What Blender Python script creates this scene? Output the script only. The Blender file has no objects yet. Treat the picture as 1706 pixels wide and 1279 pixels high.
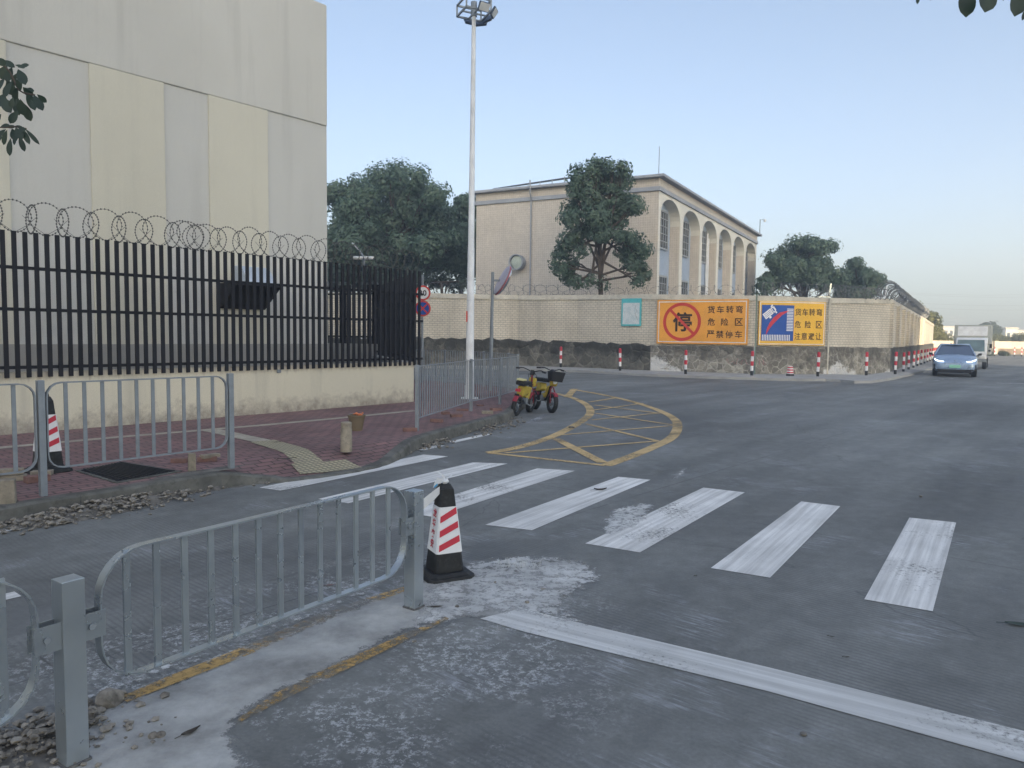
import bpy, bmesh, math, random
import numpy as np
from mathutils import Vector, Matrix
random.seed(7); RNG = np.random.default_rng(7)
C = bpy.context.scene.collection
scene = bpy.context.scene
R = math.radians

# ---------------------------------------------------------------- camera
F, CX, CY, CH = 1230.0, 853.0, 639.5, 1.6
PITCH, ROLL = R(3.8), R(0.7)
_X = Vector((1, 0, 0)); _U = Vector((0, math.sin(PITCH), math.cos(PITCH))); _f = Vector((0, math.cos(PITCH), -math.sin(PITCH)))
_R = math.cos(ROLL) * _X + math.sin(ROLL) * _U
_UU = math.cos(ROLL) * _U - math.sin(ROLL) * _X
cam = bpy.data.objects.new('camera', bpy.data.cameras.new('camera')); C.objects.link(cam)
m = Matrix((_R, _UU, -_f)).transposed().to_4x4(); m.translation = (0, 0, CH)
cam.matrix_world = m
cam.data.sensor_width = 36; cam.data.lens = F / 1706 * 36
cam.data.clip_end = 3000; cam.data.clip_start = 0.05
scene.camera = cam

def ray(x, y): return _f + (x - CX) / F * _R - (y - CY) / F * _UU
def G(x, y, z=0.0):                                   # a surveyed point on the ground (or at height z)
    d = ray(x, y); t = (z - CH) / d.z
    return Vector((d.x * t, d.y * t, z))
def AT(x, y, Y):                                      # a surveyed point at depth Y
    d = ray(x, y); t = Y / d.y
    return Vector((d.x * t, Y, CH + d.z * t))

# ---------------------------------------------------------------- world, sun, exposure
SUN_EL = R(13); SUN_FROM = Vector((0.12, -0.993, 0)).normalized()
w = bpy.data.worlds.new('World'); scene.world = w; w.use_nodes = True
wt = w.node_tree; wt.nodes.clear()
sky = wt.nodes.new('ShaderNodeTexSky'); sky.sky_type = 'NISHITA'; sky.sun_disc = False
sky.sun_elevation = SUN_EL; sky.sun_rotation = math.atan2(SUN_FROM.x, SUN_FROM.y)
sky.air_density = 1.0; sky.dust_density = 1.6; sky.ozone_density = 1.0
bg = wt.nodes.new('ShaderNodeBackground'); bg.inputs['Strength'].default_value = 0.15
wo = wt.nodes.new('ShaderNodeOutputWorld')
tint = wt.nodes.new('ShaderNodeHueSaturation'); tint.inputs['Saturation'].default_value = .80; tint.inputs['Hue'].default_value = .515
# the sky away from the low sun is deeper and bluer than the glow around it
tc = wt.nodes.new('ShaderNodeTexCoord'); sx3 = wt.nodes.new('ShaderNodeSeparateXYZ'); wt.links.new(tc.outputs['Generated'], sx3.inputs[0])
def wmap(src, a, b, c_, d):
    n = wt.nodes.new('ShaderNodeMapRange'); n.interpolation_type = 'SMOOTHSTEP'; n.inputs[1].default_value = a; n.inputs[2].default_value = b; n.inputs[3].default_value = c_; n.inputs[4].default_value = d
    wt.links.new(src, n.inputs[0]); return n.outputs[0]
def wmix(fac, a, b, mode='MIX'):
    n = wt.nodes.new('ShaderNodeMix'); n.data_type = 'RGBA'; n.blend_type = mode
    if isinstance(fac, float): n.inputs[0].default_value = fac
    else: wt.links.new(fac, n.inputs[0])
    for v, i in ((a, 6), (b, 7)):
        if isinstance(v, tuple): n.inputs[i].default_value = v
        else: wt.links.new(v, n.inputs[i])
    return n.outputs[2]
low = wmix(wmap(sx3.outputs[2], 0.0, .42, 0, 1), (.465, .508, .605, 1), (.412, .482, .535, 1))
fct = wmix(wmap(sx3.outputs[1], -.3, .85, 0, 1), (1.08, 1.05, 1.0, 1), low)
wt.links.new(sky.outputs[0], tint.inputs['Color']); wt.links.new(wmix(1.0, tint.outputs[0], fct, 'MULTIPLY'), bg.inputs[0]); wt.links.new(bg.outputs[0], wo.inputs[0])
sl = bpy.data.lights.new('sun', 'SUN'); sl.energy = 5.0; sl.angle = R(0.6); sl.color = (1.0, 0.80, 0.55)
sun = bpy.data.objects.new('sun', sl); C.objects.link(sun)
sd = SUN_FROM * math.cos(SUN_EL) + Vector((0, 0, math.sin(SUN_EL)))
sun.rotation_euler = sd.to_track_quat('Z', 'Y').to_euler(); sun.location = (0, -30, 60)
scene.view_settings.view_transform = 'Standard'; scene.view_settings.look = 'None'
scene.view_settings.gamma = 1; scene.view_settings.use_curve_mapping = False
scene.view_settings.exposure = 1.68

# ---------------------------------------------------------------- material helpers
class N:
    """small wrapper that writes node graphs"""
    def __init__(s, name):
        s.m = bpy.data.materials.new(name); s.m.use_nodes = True
        s.t = s.m.node_tree; s.t.nodes.clear()
        s.out = s.t.nodes.new('ShaderNodeOutputMaterial')
        s.b = s.t.nodes.new('ShaderNodeBsdfPrincipled')
        s.t.links.new(s.b.outputs[0], s.out.inputs[0])
        s.pos = s.t.nodes.new('ShaderNodeNewGeometry').outputs['Position']
    def lk(s, a, b):
        if isinstance(a, (int, float, tuple, list)): b.default_value = a
        else: s.t.links.new(a, b)
    def noise(s, scale, detail=4, rough=.55, vec=None, dist=0):
        n = s.t.nodes.new('ShaderNodeTexNoise'); n.inputs['Scale'].default_value = scale
        n.inputs['Detail'].default_value = detail; n.inputs['Roughness'].default_value = rough
        n.inputs['Distortion'].default_value = dist
        s.t.links.new(vec or s.pos, n.inputs['Vector']); return n.outputs['Fac']
    def map(s, loc=(0, 0, 0), rot=0, scale=(1, 1, 1), vec=None):
        if rot and scale != (1, 1, 1): vec = s.map(rot=rot, vec=vec); rot = 0   # turn first, then stretch
        n = s.t.nodes.new('ShaderNodeMapping'); n.inputs['Location'].default_value = loc
        n.inputs['Rotation'].default_value = (0, 0, rot); n.inputs['Scale'].default_value = scale
        s.t.links.new(vec or s.pos, n.inputs['Vector']); return n.outputs[0]
    def ramp(s, fac, lo, hi, a=0.0, b=1.0):
        n = s.t.nodes.new('ShaderNodeMapRange'); n.clamp = True
        s.lk(fac, n.inputs[0]); n.inputs[1].default_value = lo; n.inputs[2].default_value = hi
        s.lk(a, n.inputs[3]); s.lk(b, n.inputs[4]); return n.outputs[0]
    def math(s, op, a, b=0.0, c=None):
        n = s.t.nodes.new('ShaderNodeMath'); n.operation = op
        s.lk(a, n.inputs[0]); s.lk(b, n.inputs[1])
        if c is not None: s.lk(c, n.inputs[2])
        return n.outputs[0]
    def mix(s, fac, a, b, mode='MIX'):
        n = s.t.nodes.new('ShaderNodeMix'); n.data_type = 'RGBA'; n.blend_type = mode
        s.lk(fac, n.inputs[0])
        for v, i in ((a, 6), (b, 7)):
            if isinstance(v, tuple) and len(v) == 3: v = v + (1,)
            s.lk(v, n.inputs[i])
        return n.outputs[2]
    def scalecol(s, col, fac):                        # colour times a value
        n = s.t.nodes.new('ShaderNodeVectorMath'); n.operation = 'SCALE'
        if isinstance(col, tuple): n.inputs[0].default_value = col[:3]
        else: s.t.links.new(col, n.inputs[0])
        s.lk(fac, n.inputs['Scale']); return n.outputs[0]
    def sep(s, vec=None):
        n = s.t.nodes.new('ShaderNodeSeparateXYZ'); s.t.links.new(vec or s.pos, n.inputs[0]); return n.outputs
    def uv(s):
        n = s.t.nodes.new('ShaderNodeTexCoord'); return n.outputs['UV']
    def bump(s, h, strength=.3, dist=.01):
        n = s.t.nodes.new('ShaderNodeBump'); n.inputs['Strength'].default_value = strength
        n.inputs['Distance'].default_value = dist; s.lk(h, n.inputs['Height'])
        s.t.links.new(n.outputs[0], s.b.inputs['Normal'])
    def alpha(s, fac):
        s.lk(fac, s.b.inputs['Alpha'])
    def fin(s, col, rough=.8, metal=0.0, spec=.3):
        if isinstance(col, tuple) and len(col) == 3: col = col + (1,)
        s.lk(col, s.b.inputs['Base Color']); s.lk(rough, s.b.inputs['Roughness'])
        s.lk(metal, s.b.inputs['Metallic']); s.b.inputs['Specular IOR Level'].default_value = spec
        return s.m

def mat(name, col, rough=.8, metal=0.0, var=.15, scale=2.0, bump=0.0, bscale=60, spec=.3, dirt=None):
    n = N(name)
    v = n.ramp(n.noise(scale, 6), .3, .7, 1 - var, 1 + var)
    c = n.scalecol(col, v)
    if dirt: c = n.mix(n.ramp(n.noise(scale * 2.7, 8, .65), .5, .75, 0, dirt[0]), c, dirt[1])
    if bump: n.bump(n.noise(bscale, 4), bump, .005)
    return n.fin(c, rough, metal, spec=spec)

UDIR = Vector((0.6477, 0.7619, 0)); UANG = math.atan2(UDIR.y, UDIR.x)

def road_mat():
    n = N('road_concrete')
    q = n.map(rot=-UANG)                              # x along the road, y across it
    big = n.noise(.22, 5, .6); mid = n.noise(1.6, 7, .62)
    st = n.noise(1.0, 5, .55, vec=n.map(rot=-UANG, scale=(.12, 1.1, 1)))
    fine = n.noise(55, 3, .6)
    v = n.math('MULTIPLY', n.ramp(big, .35, .65, .78, 1.16), n.ramp(mid, .3, .7, .80, 1.18))
    v = n.math('MULTIPLY', v, n.ramp(st, .35, .65, .78, 1.2))
    v = n.math('MULTIPLY', v, n.ramp(n.noise(7, 6, .75), .3, .7, .82, 1.18))
    v = n.math('MULTIPLY', v, n.ramp(fine, .3, .7, .90, 1.10))
    c = n.scalecol((.168, .175, .170), v)
    x, y, z = n.sep(q)
    # brushed grooves across the lane, worn away in patches
    gr = n.math('SINE', n.math('MULTIPLY', n.math('ADD', x, n.math('MULTIPLY', n.noise(2.2, 2), .05)), 2 * math.pi / .036))
    wear = n.ramp(n.noise(.7, 3), .42, .6)
    g2 = n.math('MULTIPLY', n.ramp(gr, -.2, .9), wear)
    c = n.mix(n.math('MULTIPLY', g2, .42), c, (.085, .087, .093))
    # wheel-polished darker blotches and white scuffs
    dark = n.ramp(n.noise(.55, 8, .7, vec=n.map(loc=(31, 7, 0), rot=-UANG, scale=(.35, 1, 1))), .54, .72, 0, .55)
    c = n.mix(dark, c, (.083, .086, .095))
    # cement and paint flakes that lie thick near the median and thin out
    X, Y, Z = n.sep()
    dx = n.math('SUBTRACT', n.math('MULTIPLY', X, .7619), n.math('MULTIPLY', Y, .6477))   # distance across, right positive
    al = n.math('ADD', n.math('MULTIPLY', X, .6477), n.math('MULTIPLY', Y, .7619))
    band = n.math('ABSOLUTE', n.math('ADD', dx, 2.95))
    near = n.math('MULTIPLY', n.ramp(band, .3, 1.5, 1, 0), n.ramp(al, 3.0, 3.9, 1, 0))
    cl = n.ramp(n.noise(1.9, 7, .72), .46, .54)
    vf = n.t.nodes.new('ShaderNodeTexVoronoi'); vf.inputs['Scale'].default_value = 26
    wv2 = n.t.nodes.new('ShaderNodeVectorMath'); wv2.operation = 'ADD'; ns2 = n.t.nodes.new('ShaderNodeTexNoise'); ns2.inputs['Scale'].default_value = 40; ns2.inputs['Detail'].default_value = 4
    sc2 = n.t.nodes.new('ShaderNodeVectorMath'); sc2.operation = 'SCALE'; sc2.inputs['Scale'].default_value = .035
    n.t.links.new(n.pos, ns2.inputs['Vector']); n.t.links.new(ns2.outputs['Color'], sc2.inputs[0]); n.t.links.new(n.pos, wv2.inputs[0]); n.t.links.new(sc2.outputs[0], wv2.inputs[1]); n.t.links.new(wv2.outputs[0], vf.inputs['Vector'])
    chip = n.math('MULTIPLY', n.ramp(n.sep(vf.outputs['Color'])[0], .50, .54), n.ramp(vf.outputs['Distance'], .62, .50))
    isl = n.math('MULTIPLY', n.ramp(n.noise(21, 9, .78), .505, .53), n.ramp(n.noise(60, 5, .75, vec=n.map(loc=(7, 7, 0))), .44, .50))
    flake = n.math('MAXIMUM', n.math('MULTIPLY', chip, isl), isl)
    f = n.math('MULTIPLY', n.math('MULTIPLY', flake, cl), n.ramp(near, 0, .6))
    c = n.mix(n.math('MULTIPLY', f, .80), c, (.44, .455, .46))
    f2 = n.math('MULTIPLY', n.ramp(n.noise(.8, 7, .7, vec=n.map(loc=(5, 40, 0))), .55, .68), n.ramp(n.noise(3.0, 6, .75, vec=n.map(rot=-UANG, scale=(14, 1.2, 1))), .48, .60))
    c = n.mix(n.math('MULTIPLY', f2, .85), c, (.36, .38, .41))
    # straight joints between the cast slabs
    for ax_, sp_j, o_j in ((x, 5.0, 1.3), (y, 3.9, 2.05)):
        fr_ = n.math('ABSOLUTE', n.math('SUBTRACT', n.math('FRACT', n.math('DIVIDE', n.math('ADD', n.math('ADD', ax_, o_j), n.math('MULTIPLY', n.noise(9, 4), .012)), sp_j)), .5))
        c = n.mix(n.math('MULTIPLY', n.ramp(fr_, .0, .010 / sp_j, .75, 0), n.ramp(n.noise(1.5, 4), .4, .55)), c, (.05, .05, .052))
    # oil drips and rubber
    c = n.mix(n.ramp(n.noise(2.6, 5, .7, vec=n.map(loc=(11, 3, 0))), .66, .74, 0, .6), c, (.07, .07, .072))
    # slab cracks
    vo = n.t.nodes.new('ShaderNodeTexVoronoi'); vo.feature = 'DISTANCE_TO_EDGE'; vo.inputs['Scale'].default_value = .17
    n.t.links.new(n.map(rot=-UANG, vec=None), vo.inputs['Vector'])
    wob = n.math('ADD', vo.outputs[0], n.math('MULTIPLY', n.math('SUBTRACT', n.noise(1.3, 5), .5), .06))
    crack = n.ramp(n.math('ABSOLUTE', wob), .0, .0016, .45, 0)
    c = n.mix(crack, c, (.055, .056, .06))
    n.bump(n.math('ADD', n.math('MULTIPLY', g2, -.5), n.math('MULTIPLY', fine, .8)), .35, .003)
    return n.fin(c, n.ramp(mid, .3, .7, .62, .85), spec=.3)

def paint(name, col, lo=.40, hi=.52, dirt=.35, scale=9, ang=None):
    """road paint that wears through to the surface below"""
    n = N(name)
    v = n.ramp(n.noise(1.8, 6), .3, .7, 1 - dirt * .6, 1.05)
    st = n.ramp(n.noise(2.0, 5, .6, vec=n.map(rot=-(UANG if ang is None else ang), scale=(.25, 9, 1))), .35, .65, 1 - dirt, 1.05)
    c = n.scalecol(col, n.math('MULTIPLY', v, st))
    h = n.math('MULTIPLY_ADD', n.noise(1.1, 3), .5, n.math('MULTIPLY', n.noise(scale * 4, 5, .75), .5))
    n.alpha(n.ramp(h, lo, hi, 0.06, .97))
    n.bump(n.noise(90, 3), .2, .002)
    return n.fin(c, .7)

def dust_mat(name, col, edge_lo, edge_hi):
    n = N(name)
    c = n.scalecol(col, n.ramp(n.noise(2.4, 8, .68), .35, .65, .62, 1.28))
    u = n.sep(n.uv())                                 # uv.x carries the distance to the rim, 0 at the rim
    a = n.math('ADD', u[0], n.math('MULTIPLY', n.math('SUBTRACT', n.noise(13, 9, .82), .5), 2.6))
    n.alpha(n.ramp(a, edge_lo, edge_hi, 0, 1))
    n.bump(n.noise(14, 6), .4, .02)
    return n.fin(c, .9)

def brick_mat(name, c1, c2, mort, bw, rh, ms, off=.5, rough=.75, rot=0, var=.14, bump=.5, stain=None, bias=0):
    n = N(name)
    b = n.t.nodes.new('ShaderNodeTexBrick'); b.offset = off
    for k, v in (('Color1', c1), ('Color2', c2), ('Mortar', mort)): b.inputs[k].default_value = v + (1,)
    for k, v in (('Scale', 1), ('Brick Width', bw), ('Row Height', rh), ('Mortar Size', ms), ('Mortar Smooth', .1), ('Bias', bias)):
        b.inputs[k].default_value = v
    n.t.links.new(n.map(rot=rot, vec=n.uv()), b.inputs['Vector'])
    v = n.math('MULTIPLY', n.ramp(n.noise(.5, 5), .3, .7, 1 - var, 1 + var), n.ramp(n.noise(6, 5), .3, .7, .93, 1.07))
    c = n.scalecol(b.outputs['Color'], v)
    if stain:
        z = n.sep()[2]
        s_ = n.ramp(n.noise(1.0, 6, .65, vec=n.map(scale=(2.2, 2.2, .25))), .50, .78, 0, stain[1])
        c = n.mix(s_, c, stain[0])
    n.bump(n.math('MULTIPLY', b.outputs['Fac'], -1.0), bump, .006)
    return n.fin(c, rough)

def stucco(name, col, stain=(.20, .20, .19), amt=.35, var=.05, low=None):
    n = N(name)
    c = n.scalecol(col, n.math('MULTIPLY', n.ramp(n.noise(.35, 5), .3, .7, 1 - var, 1 + var), n.ramp(n.noise(40, 3), .3, .7, .975, 1.025)))
    s1 = n.ramp(n.noise(1.0, 7, .62, vec=n.map(scale=(1.8, 1.8, .13))), .52, .80, 0, amt)
    c = n.mix(s1, c, stain)
    if low:                                           # splash dirt that climbs from the foot of the wall
        z = n.sep()[2]
        k = n.math('SUBTRACT', n.ramp(z, low[0], low[1], 1, 0), n.ramp(n.noise(5, 6, .7), .25, .7))
        c = n.mix(n.ramp(k, -.2, .6, 0, .75), c, low[2])
        k2 = n.math('SUBTRACT', n.ramp(z, low[3], low[3] - .22, 1, 0), n.ramp(n.noise(1.0, 6, .7, vec=n.map(scale=(9, 9, .5))), .25, .7))
        c = n.mix(n.ramp(k2, -.1, .6, 0, .6), c, low[2])
    n.bump(n.noise(120, 3), .25, .003)
    return n.fin(c, .88)

def rubble_wall(name, base, joint, dark, darkamt, scale=3.2, chalk=0.0):
    n = N(name)
    wv = n.t.nodes.new('ShaderNodeVectorMath'); wv.operation = 'ADD'
    off = n.t.nodes.new('ShaderNodeTexNoise'); off.inputs['Scale'].default_value = 2.5
    n.t.links.new(n.pos, off.inputs['Vector'])
    sc_ = n.t.nodes.new('ShaderNodeVectorMath'); sc_.operation = 'SCALE'; sc_.inputs['Scale'].default_value = .25
    n.t.links.new(off.outputs['Color'], sc_.inputs[0])
    n.t.links.new(n.pos, wv.inputs[0]); n.t.links.new(sc_.outputs[0], wv.inputs[1])
    vo = n.t.nodes.new('ShaderNodeTexVoronoi'); vo.feature = 'DISTANCE_TO_EDGE'; vo.inputs['Scale'].default_value = scale
    n.t.links.new(wv.outputs[0], vo.inputs['Vector'])
    vc = n.t.nodes.new('ShaderNodeTexVoronoi'); vc.inputs['Scale'].default_value = scale
    n.t.links.new(wv.outputs[0], vc.inputs['Vector'])
    tone = n.ramp(n.sep(vc.outputs['Color'])[0], 0, 1, .62, 1.3)
    c = n.scalecol(base, n.math('MULTIPLY', tone, n.ramp(n.noise(7, 7, .7), .3, .7, .7, 1.3)))
    j = n.ramp(vo.outputs[0], .03, .10, 1, 0)
    jm = n.math('MULTIPLY', j, n.ramp(n.noise(1.4, 4), .35, .6, .15, .85))
    c = n.mix(jm, c, joint)
    z = n.sep()[2]
    c = n.mix(n.ramp(n.noise(11, 7, .8), .54, .66, 0, .45), c, joint)
    d = n.math('MULTIPLY', n.ramp(n.math('ADD', n.noise(1.3, 9, .8), n.ramp(z, .2, 1.2, -.08, .1)), .44, .60), darkamt)
    c = n.mix(d, c, dark)
    if chalk:
        X0 = n.sep()[0]; dd = n.math('MINIMUM', n.math('ABSOLUTE', n.math('SUBTRACT', X0, 6.3)), n.math('MINIMUM', n.math('ABSOLUTE', n.math('SUBTRACT', X0, 14.0)), n.math('ADD', n.math('ABSOLUTE', n.math('SUBTRACT', X0, 17.4)), .9)))
        k = n.math('ADD', n.math('MULTIPLY', n.noise(1.6, 8, .75), 1.5), n.math('ADD', n.ramp(z, 0, 1.0, .22, -.5), n.ramp(dd, 0, 2.4, .12, -.6)))
        c = n.mix(n.ramp(k, .62, .74, 0, chalk), c, (.60, .60, .59))
    n.bump(n.math('ADD', n.ramp(vo.outputs[0], 0, .12), n.math('MULTIPLY', n.noise(25, 5), .4)), .8, .03)
    return n.fin(c, .92)

def foliage(name, c1, c2, sc=.6):
    n = N(name)
    f = n.math('ADD', n.math('MULTIPLY', n.noise(sc, 3), .6), n.math('MULTIPLY', n.noise(9, 2), .4))
    c = n.mix(n.ramp(f, .36, .64), c1, c2)
    n.b.inputs['Subsurface Weight'].default_value = 0
    n.fin(c, .45, spec=.5)
    tr = n.t.nodes.new('ShaderNodeBsdfTranslucent'); n.lk(c, tr.inputs[0])
    mx = n.t.nodes.new('ShaderNodeMixShader'); mx.inputs[0].default_value = .40
    n.t.links.new(n.b.outputs[0], mx.inputs[1]); n.t.links.new(tr.outputs[0], mx.inputs[2])
    n.t.links.new(mx.outputs[0], n.out.inputs[0])
    return n.m

def metal(name, col, rough=.45, met=.75, var=.12, scale=8):
    n = N(name)
    v = n.ramp(n.noise(scale, 6, .65), .3, .7, 1 - var, 1 + var)
    c = n.scalecol(col, v)
    r = n.ramp(n.noise(scale * 2.2, 5), .3, .7, rough - .1, rough + .12)
    return n.fin(c, r, met, spec=.5)

Mt = dict(
    road=road_mat(),
    white_paint=paint('white_road_paint', (.79, .79, .77), .32, .43, .34, ang=R(56.3)),
    stop_paint=paint('white_stop_line_paint', (.64, .65, .64), .30, .44, .30, ang=R(-32)),
    white_worn=paint('thin_white_road_paint', (.50, .52, .55), .47, .60, .45, 7),
    yellow_worn=paint('faded_yellow_road_paint', (.64, .46, .22), .35, .52, .25, 8),
    yellow_strip=paint('yellow_kerb_paint', (.58, .38, .14), .48, .59, .4, 6),
    cement=dust_mat('dried_cement', (.35, .355, .345), .10, .42),
    chalk=dust_mat('cement_dust', (.46, .47, .465), .72, 1.0),
    paver=brick_mat('red_clay_pavers', (.25, .145, .14), (.185, .115, .115), (.08, .062, .06), .21, .105, .010, .5, .85, rot=-UANG, var=.28, stain=((.17, .15, .145), .5)),
    light_paver=mat('cream_pavers', (.36, .33, .27), .85, var=.2, scale=5, bump=.3, dirt=(.5, (.2, .17, .15))),
    kerb=mat('kerb_concrete', (.12, .12, .11), .9, var=.35, scale=4, bump=.6, bscale=30, dirt=(.85, (.045, .048, .04))),
    kerb_light=mat('pale_kerb_concrete', (.34, .34, .33), .9, var=.15, scale=2, bump=.3),
    cream=stucco('cream_render', (.61, .585, .49), amt=.25),
    cream_low=stucco('cream_render_dado', (.62, .585, .47), amt=.45, low=(.15, .6, (.20, .17, .15), 1.0)),
    upper=stucco('pale_grey_render', (.575, .565, .52), amt=.35, var=.06),
    bluegrey=stucco('blue_grey_render', (.56, .555, .52), amt=.22),
    dado=stucco('grey_dado_render', (.36, .35, .33), amt=.4),
    black=mat('black_powder_coat', (.010, .011, .016), .6, var=.2, spec=.25),
    galv=metal('galvanised_steel', (.40, .445, .475), .30, .72, .08, 2.0),
    greyrail=metal('grey_painted_steel', (.22, .25, .28), .5, .25, .14),
    wire=metal('razor_wire_steel', (.16, .17, .18), .5, .6),
    wire_dark=metal('dark_razor_wire_steel', (.085, .085, .085), .6, .4),
    wallbrick=brick_mat('sand_lime_brick', (.58, .53, .44), (.55, .50, .415), (.33, .305, .26), .24, .105, .012, .5, .8, stain=((.27, .25, .22), .6), var=.18),
    coping=mat('cement_coping', (.52, .49, .42), .85, var=.15, scale=1.5, bump=.3, dirt=(.5, (.16, .15, .14))),
    stone=rubble_wall('rubble_stone', (.25, .235, .20), (.46, .44, .39), (.07, .068, .062), .75, 3.5, chalk=.95),
    mossy=rubble_wall('blackened_render', (.15, .145, .125), (.22, .21, .18), (.035, .036, .034), .9, 2.0),
    tile=brick_mat('pinkish_mosaic_tile', (.53, .475, .41), (.50, .445, .385), (.61, .56, .495), .13, .13, .012, 0, .6, var=.06, bump=.2, stain=((.30, .26, .23), .3)),
    pale_tile=mat('pale_pilaster_paint', (.68, .655, .59), .7, var=.06, scale=1),
    cornice=mat('lilac_grey_cornice', (.32, .34, .38), .75, var=.12, scale=1, dirt=(.4, (.15, .15, .16))),
    bluepanel=mat('blue_grey_wall_paint', (.34, .41, .52), .7, var=.08, scale=1),
    glass=mat('dark_window_glass', (.035, .045, .055), .15, var=.3, scale=.8, spec=.6),
    winframe=mat('window_frame_paint', (.30, .32, .34), .5),
    white=mat('white_paint', (.72, .73, .74), .5, var=.06),
    white_dirty=mat('weathered_white_paint', (.66, .68, .70), .6, var=.14, scale=3),
    red=mat('red_plastic', (.50, .035, .06), .5, var=.1),
    redsign=mat('red_sign_paint', (.55, .05, .04), .55, var=.06),
    blackrub=mat('black_rubber', (.018, .02, .022), .6, var=.3, scale=12, dirt=(.5, (.06, .062, .065))),
    orange=mat('orange_sign_sheet', (.76, .34, .05), .6, var=.13, scale=1.1, bump=.25, bscale=4, dirt=(.3, (.55, .32, .14))),
    yellow=mat('yellow_sign_sheet', (.76, .44, .05), .6, var=.10, scale=1.1, bump=.25, bscale=4, dirt=(.3, (.6, .42, .16))),
    blue=mat('blue_sign_sheet', (.012, .075, .33), .5, var=.08, scale=2),
    cyan=mat('turquoise_board_frame', (.10, .45, .48), .55, var=.08),
    ink=mat('sign_ink', (.035, .02, .018), .6, var=.1),
    trunk=mat('tree_bark', (.075, .06, .05), .9, var=.3, scale=6, bump=.5),
    leafA=foliage('camphor_foliage', (.075, .135, .095), (.14, .20, .135)),
    leafB=foliage('dark_foliage', (.028, .050, .040), (.055, .085, .055), 1.2),
    leafC=foliage('yellow_green_foliage', (.070, .085, .028), (.150, .150, .050), .8),
    leafN=foliage('glossy_leaf', (.022, .045, .034), (.042, .070, .045), 12),
    rock=mat('grey_rubble', (.21, .195, .17), .95, var=.6, scale=20, bump=.7, bscale=45),
    soil=mat('grey_soil', (.13, .125, .115), .95, var=.4, scale=14, bump=.8, bscale=50),
    clay=mat('red_clay_brick', (.20, .115, .10), .9, var=.25, scale=9, bump=.5, dirt=(.5, (.22, .2, .18))),
    stump=mat('weathered_stone_post', (.27, .24, .19), .9, var=.25, scale=10, bump=.5, dirt=(.5, (.10, .09, .08))),
    carpaint=metal('blue_grey_car_paint', (.28, .38, .54), .30, .35, .02, .5),
    bikeyellow=mat('yellow_plastic', (.44, .34, .05), .55, var=.2, scale=9, dirt=(.5, (.14, .12, .06))),
    darkplastic=mat('dark_plastic', (.02, .022, .027), .5, var=.2, scale=8),
    lampglow=None,
)
Mt['roofdark'] = mat('dark_roof_sheet', (.05, .06, .07), .5)
Mt['brownwall'] = mat('brown_stone_base', (.22, .17, .13), .9, var=.3, scale=1.2)
Mt['farwhite'] = mat('far_white_render', (.62, .60, .55), .8, var=.08, scale=.2)

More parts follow.
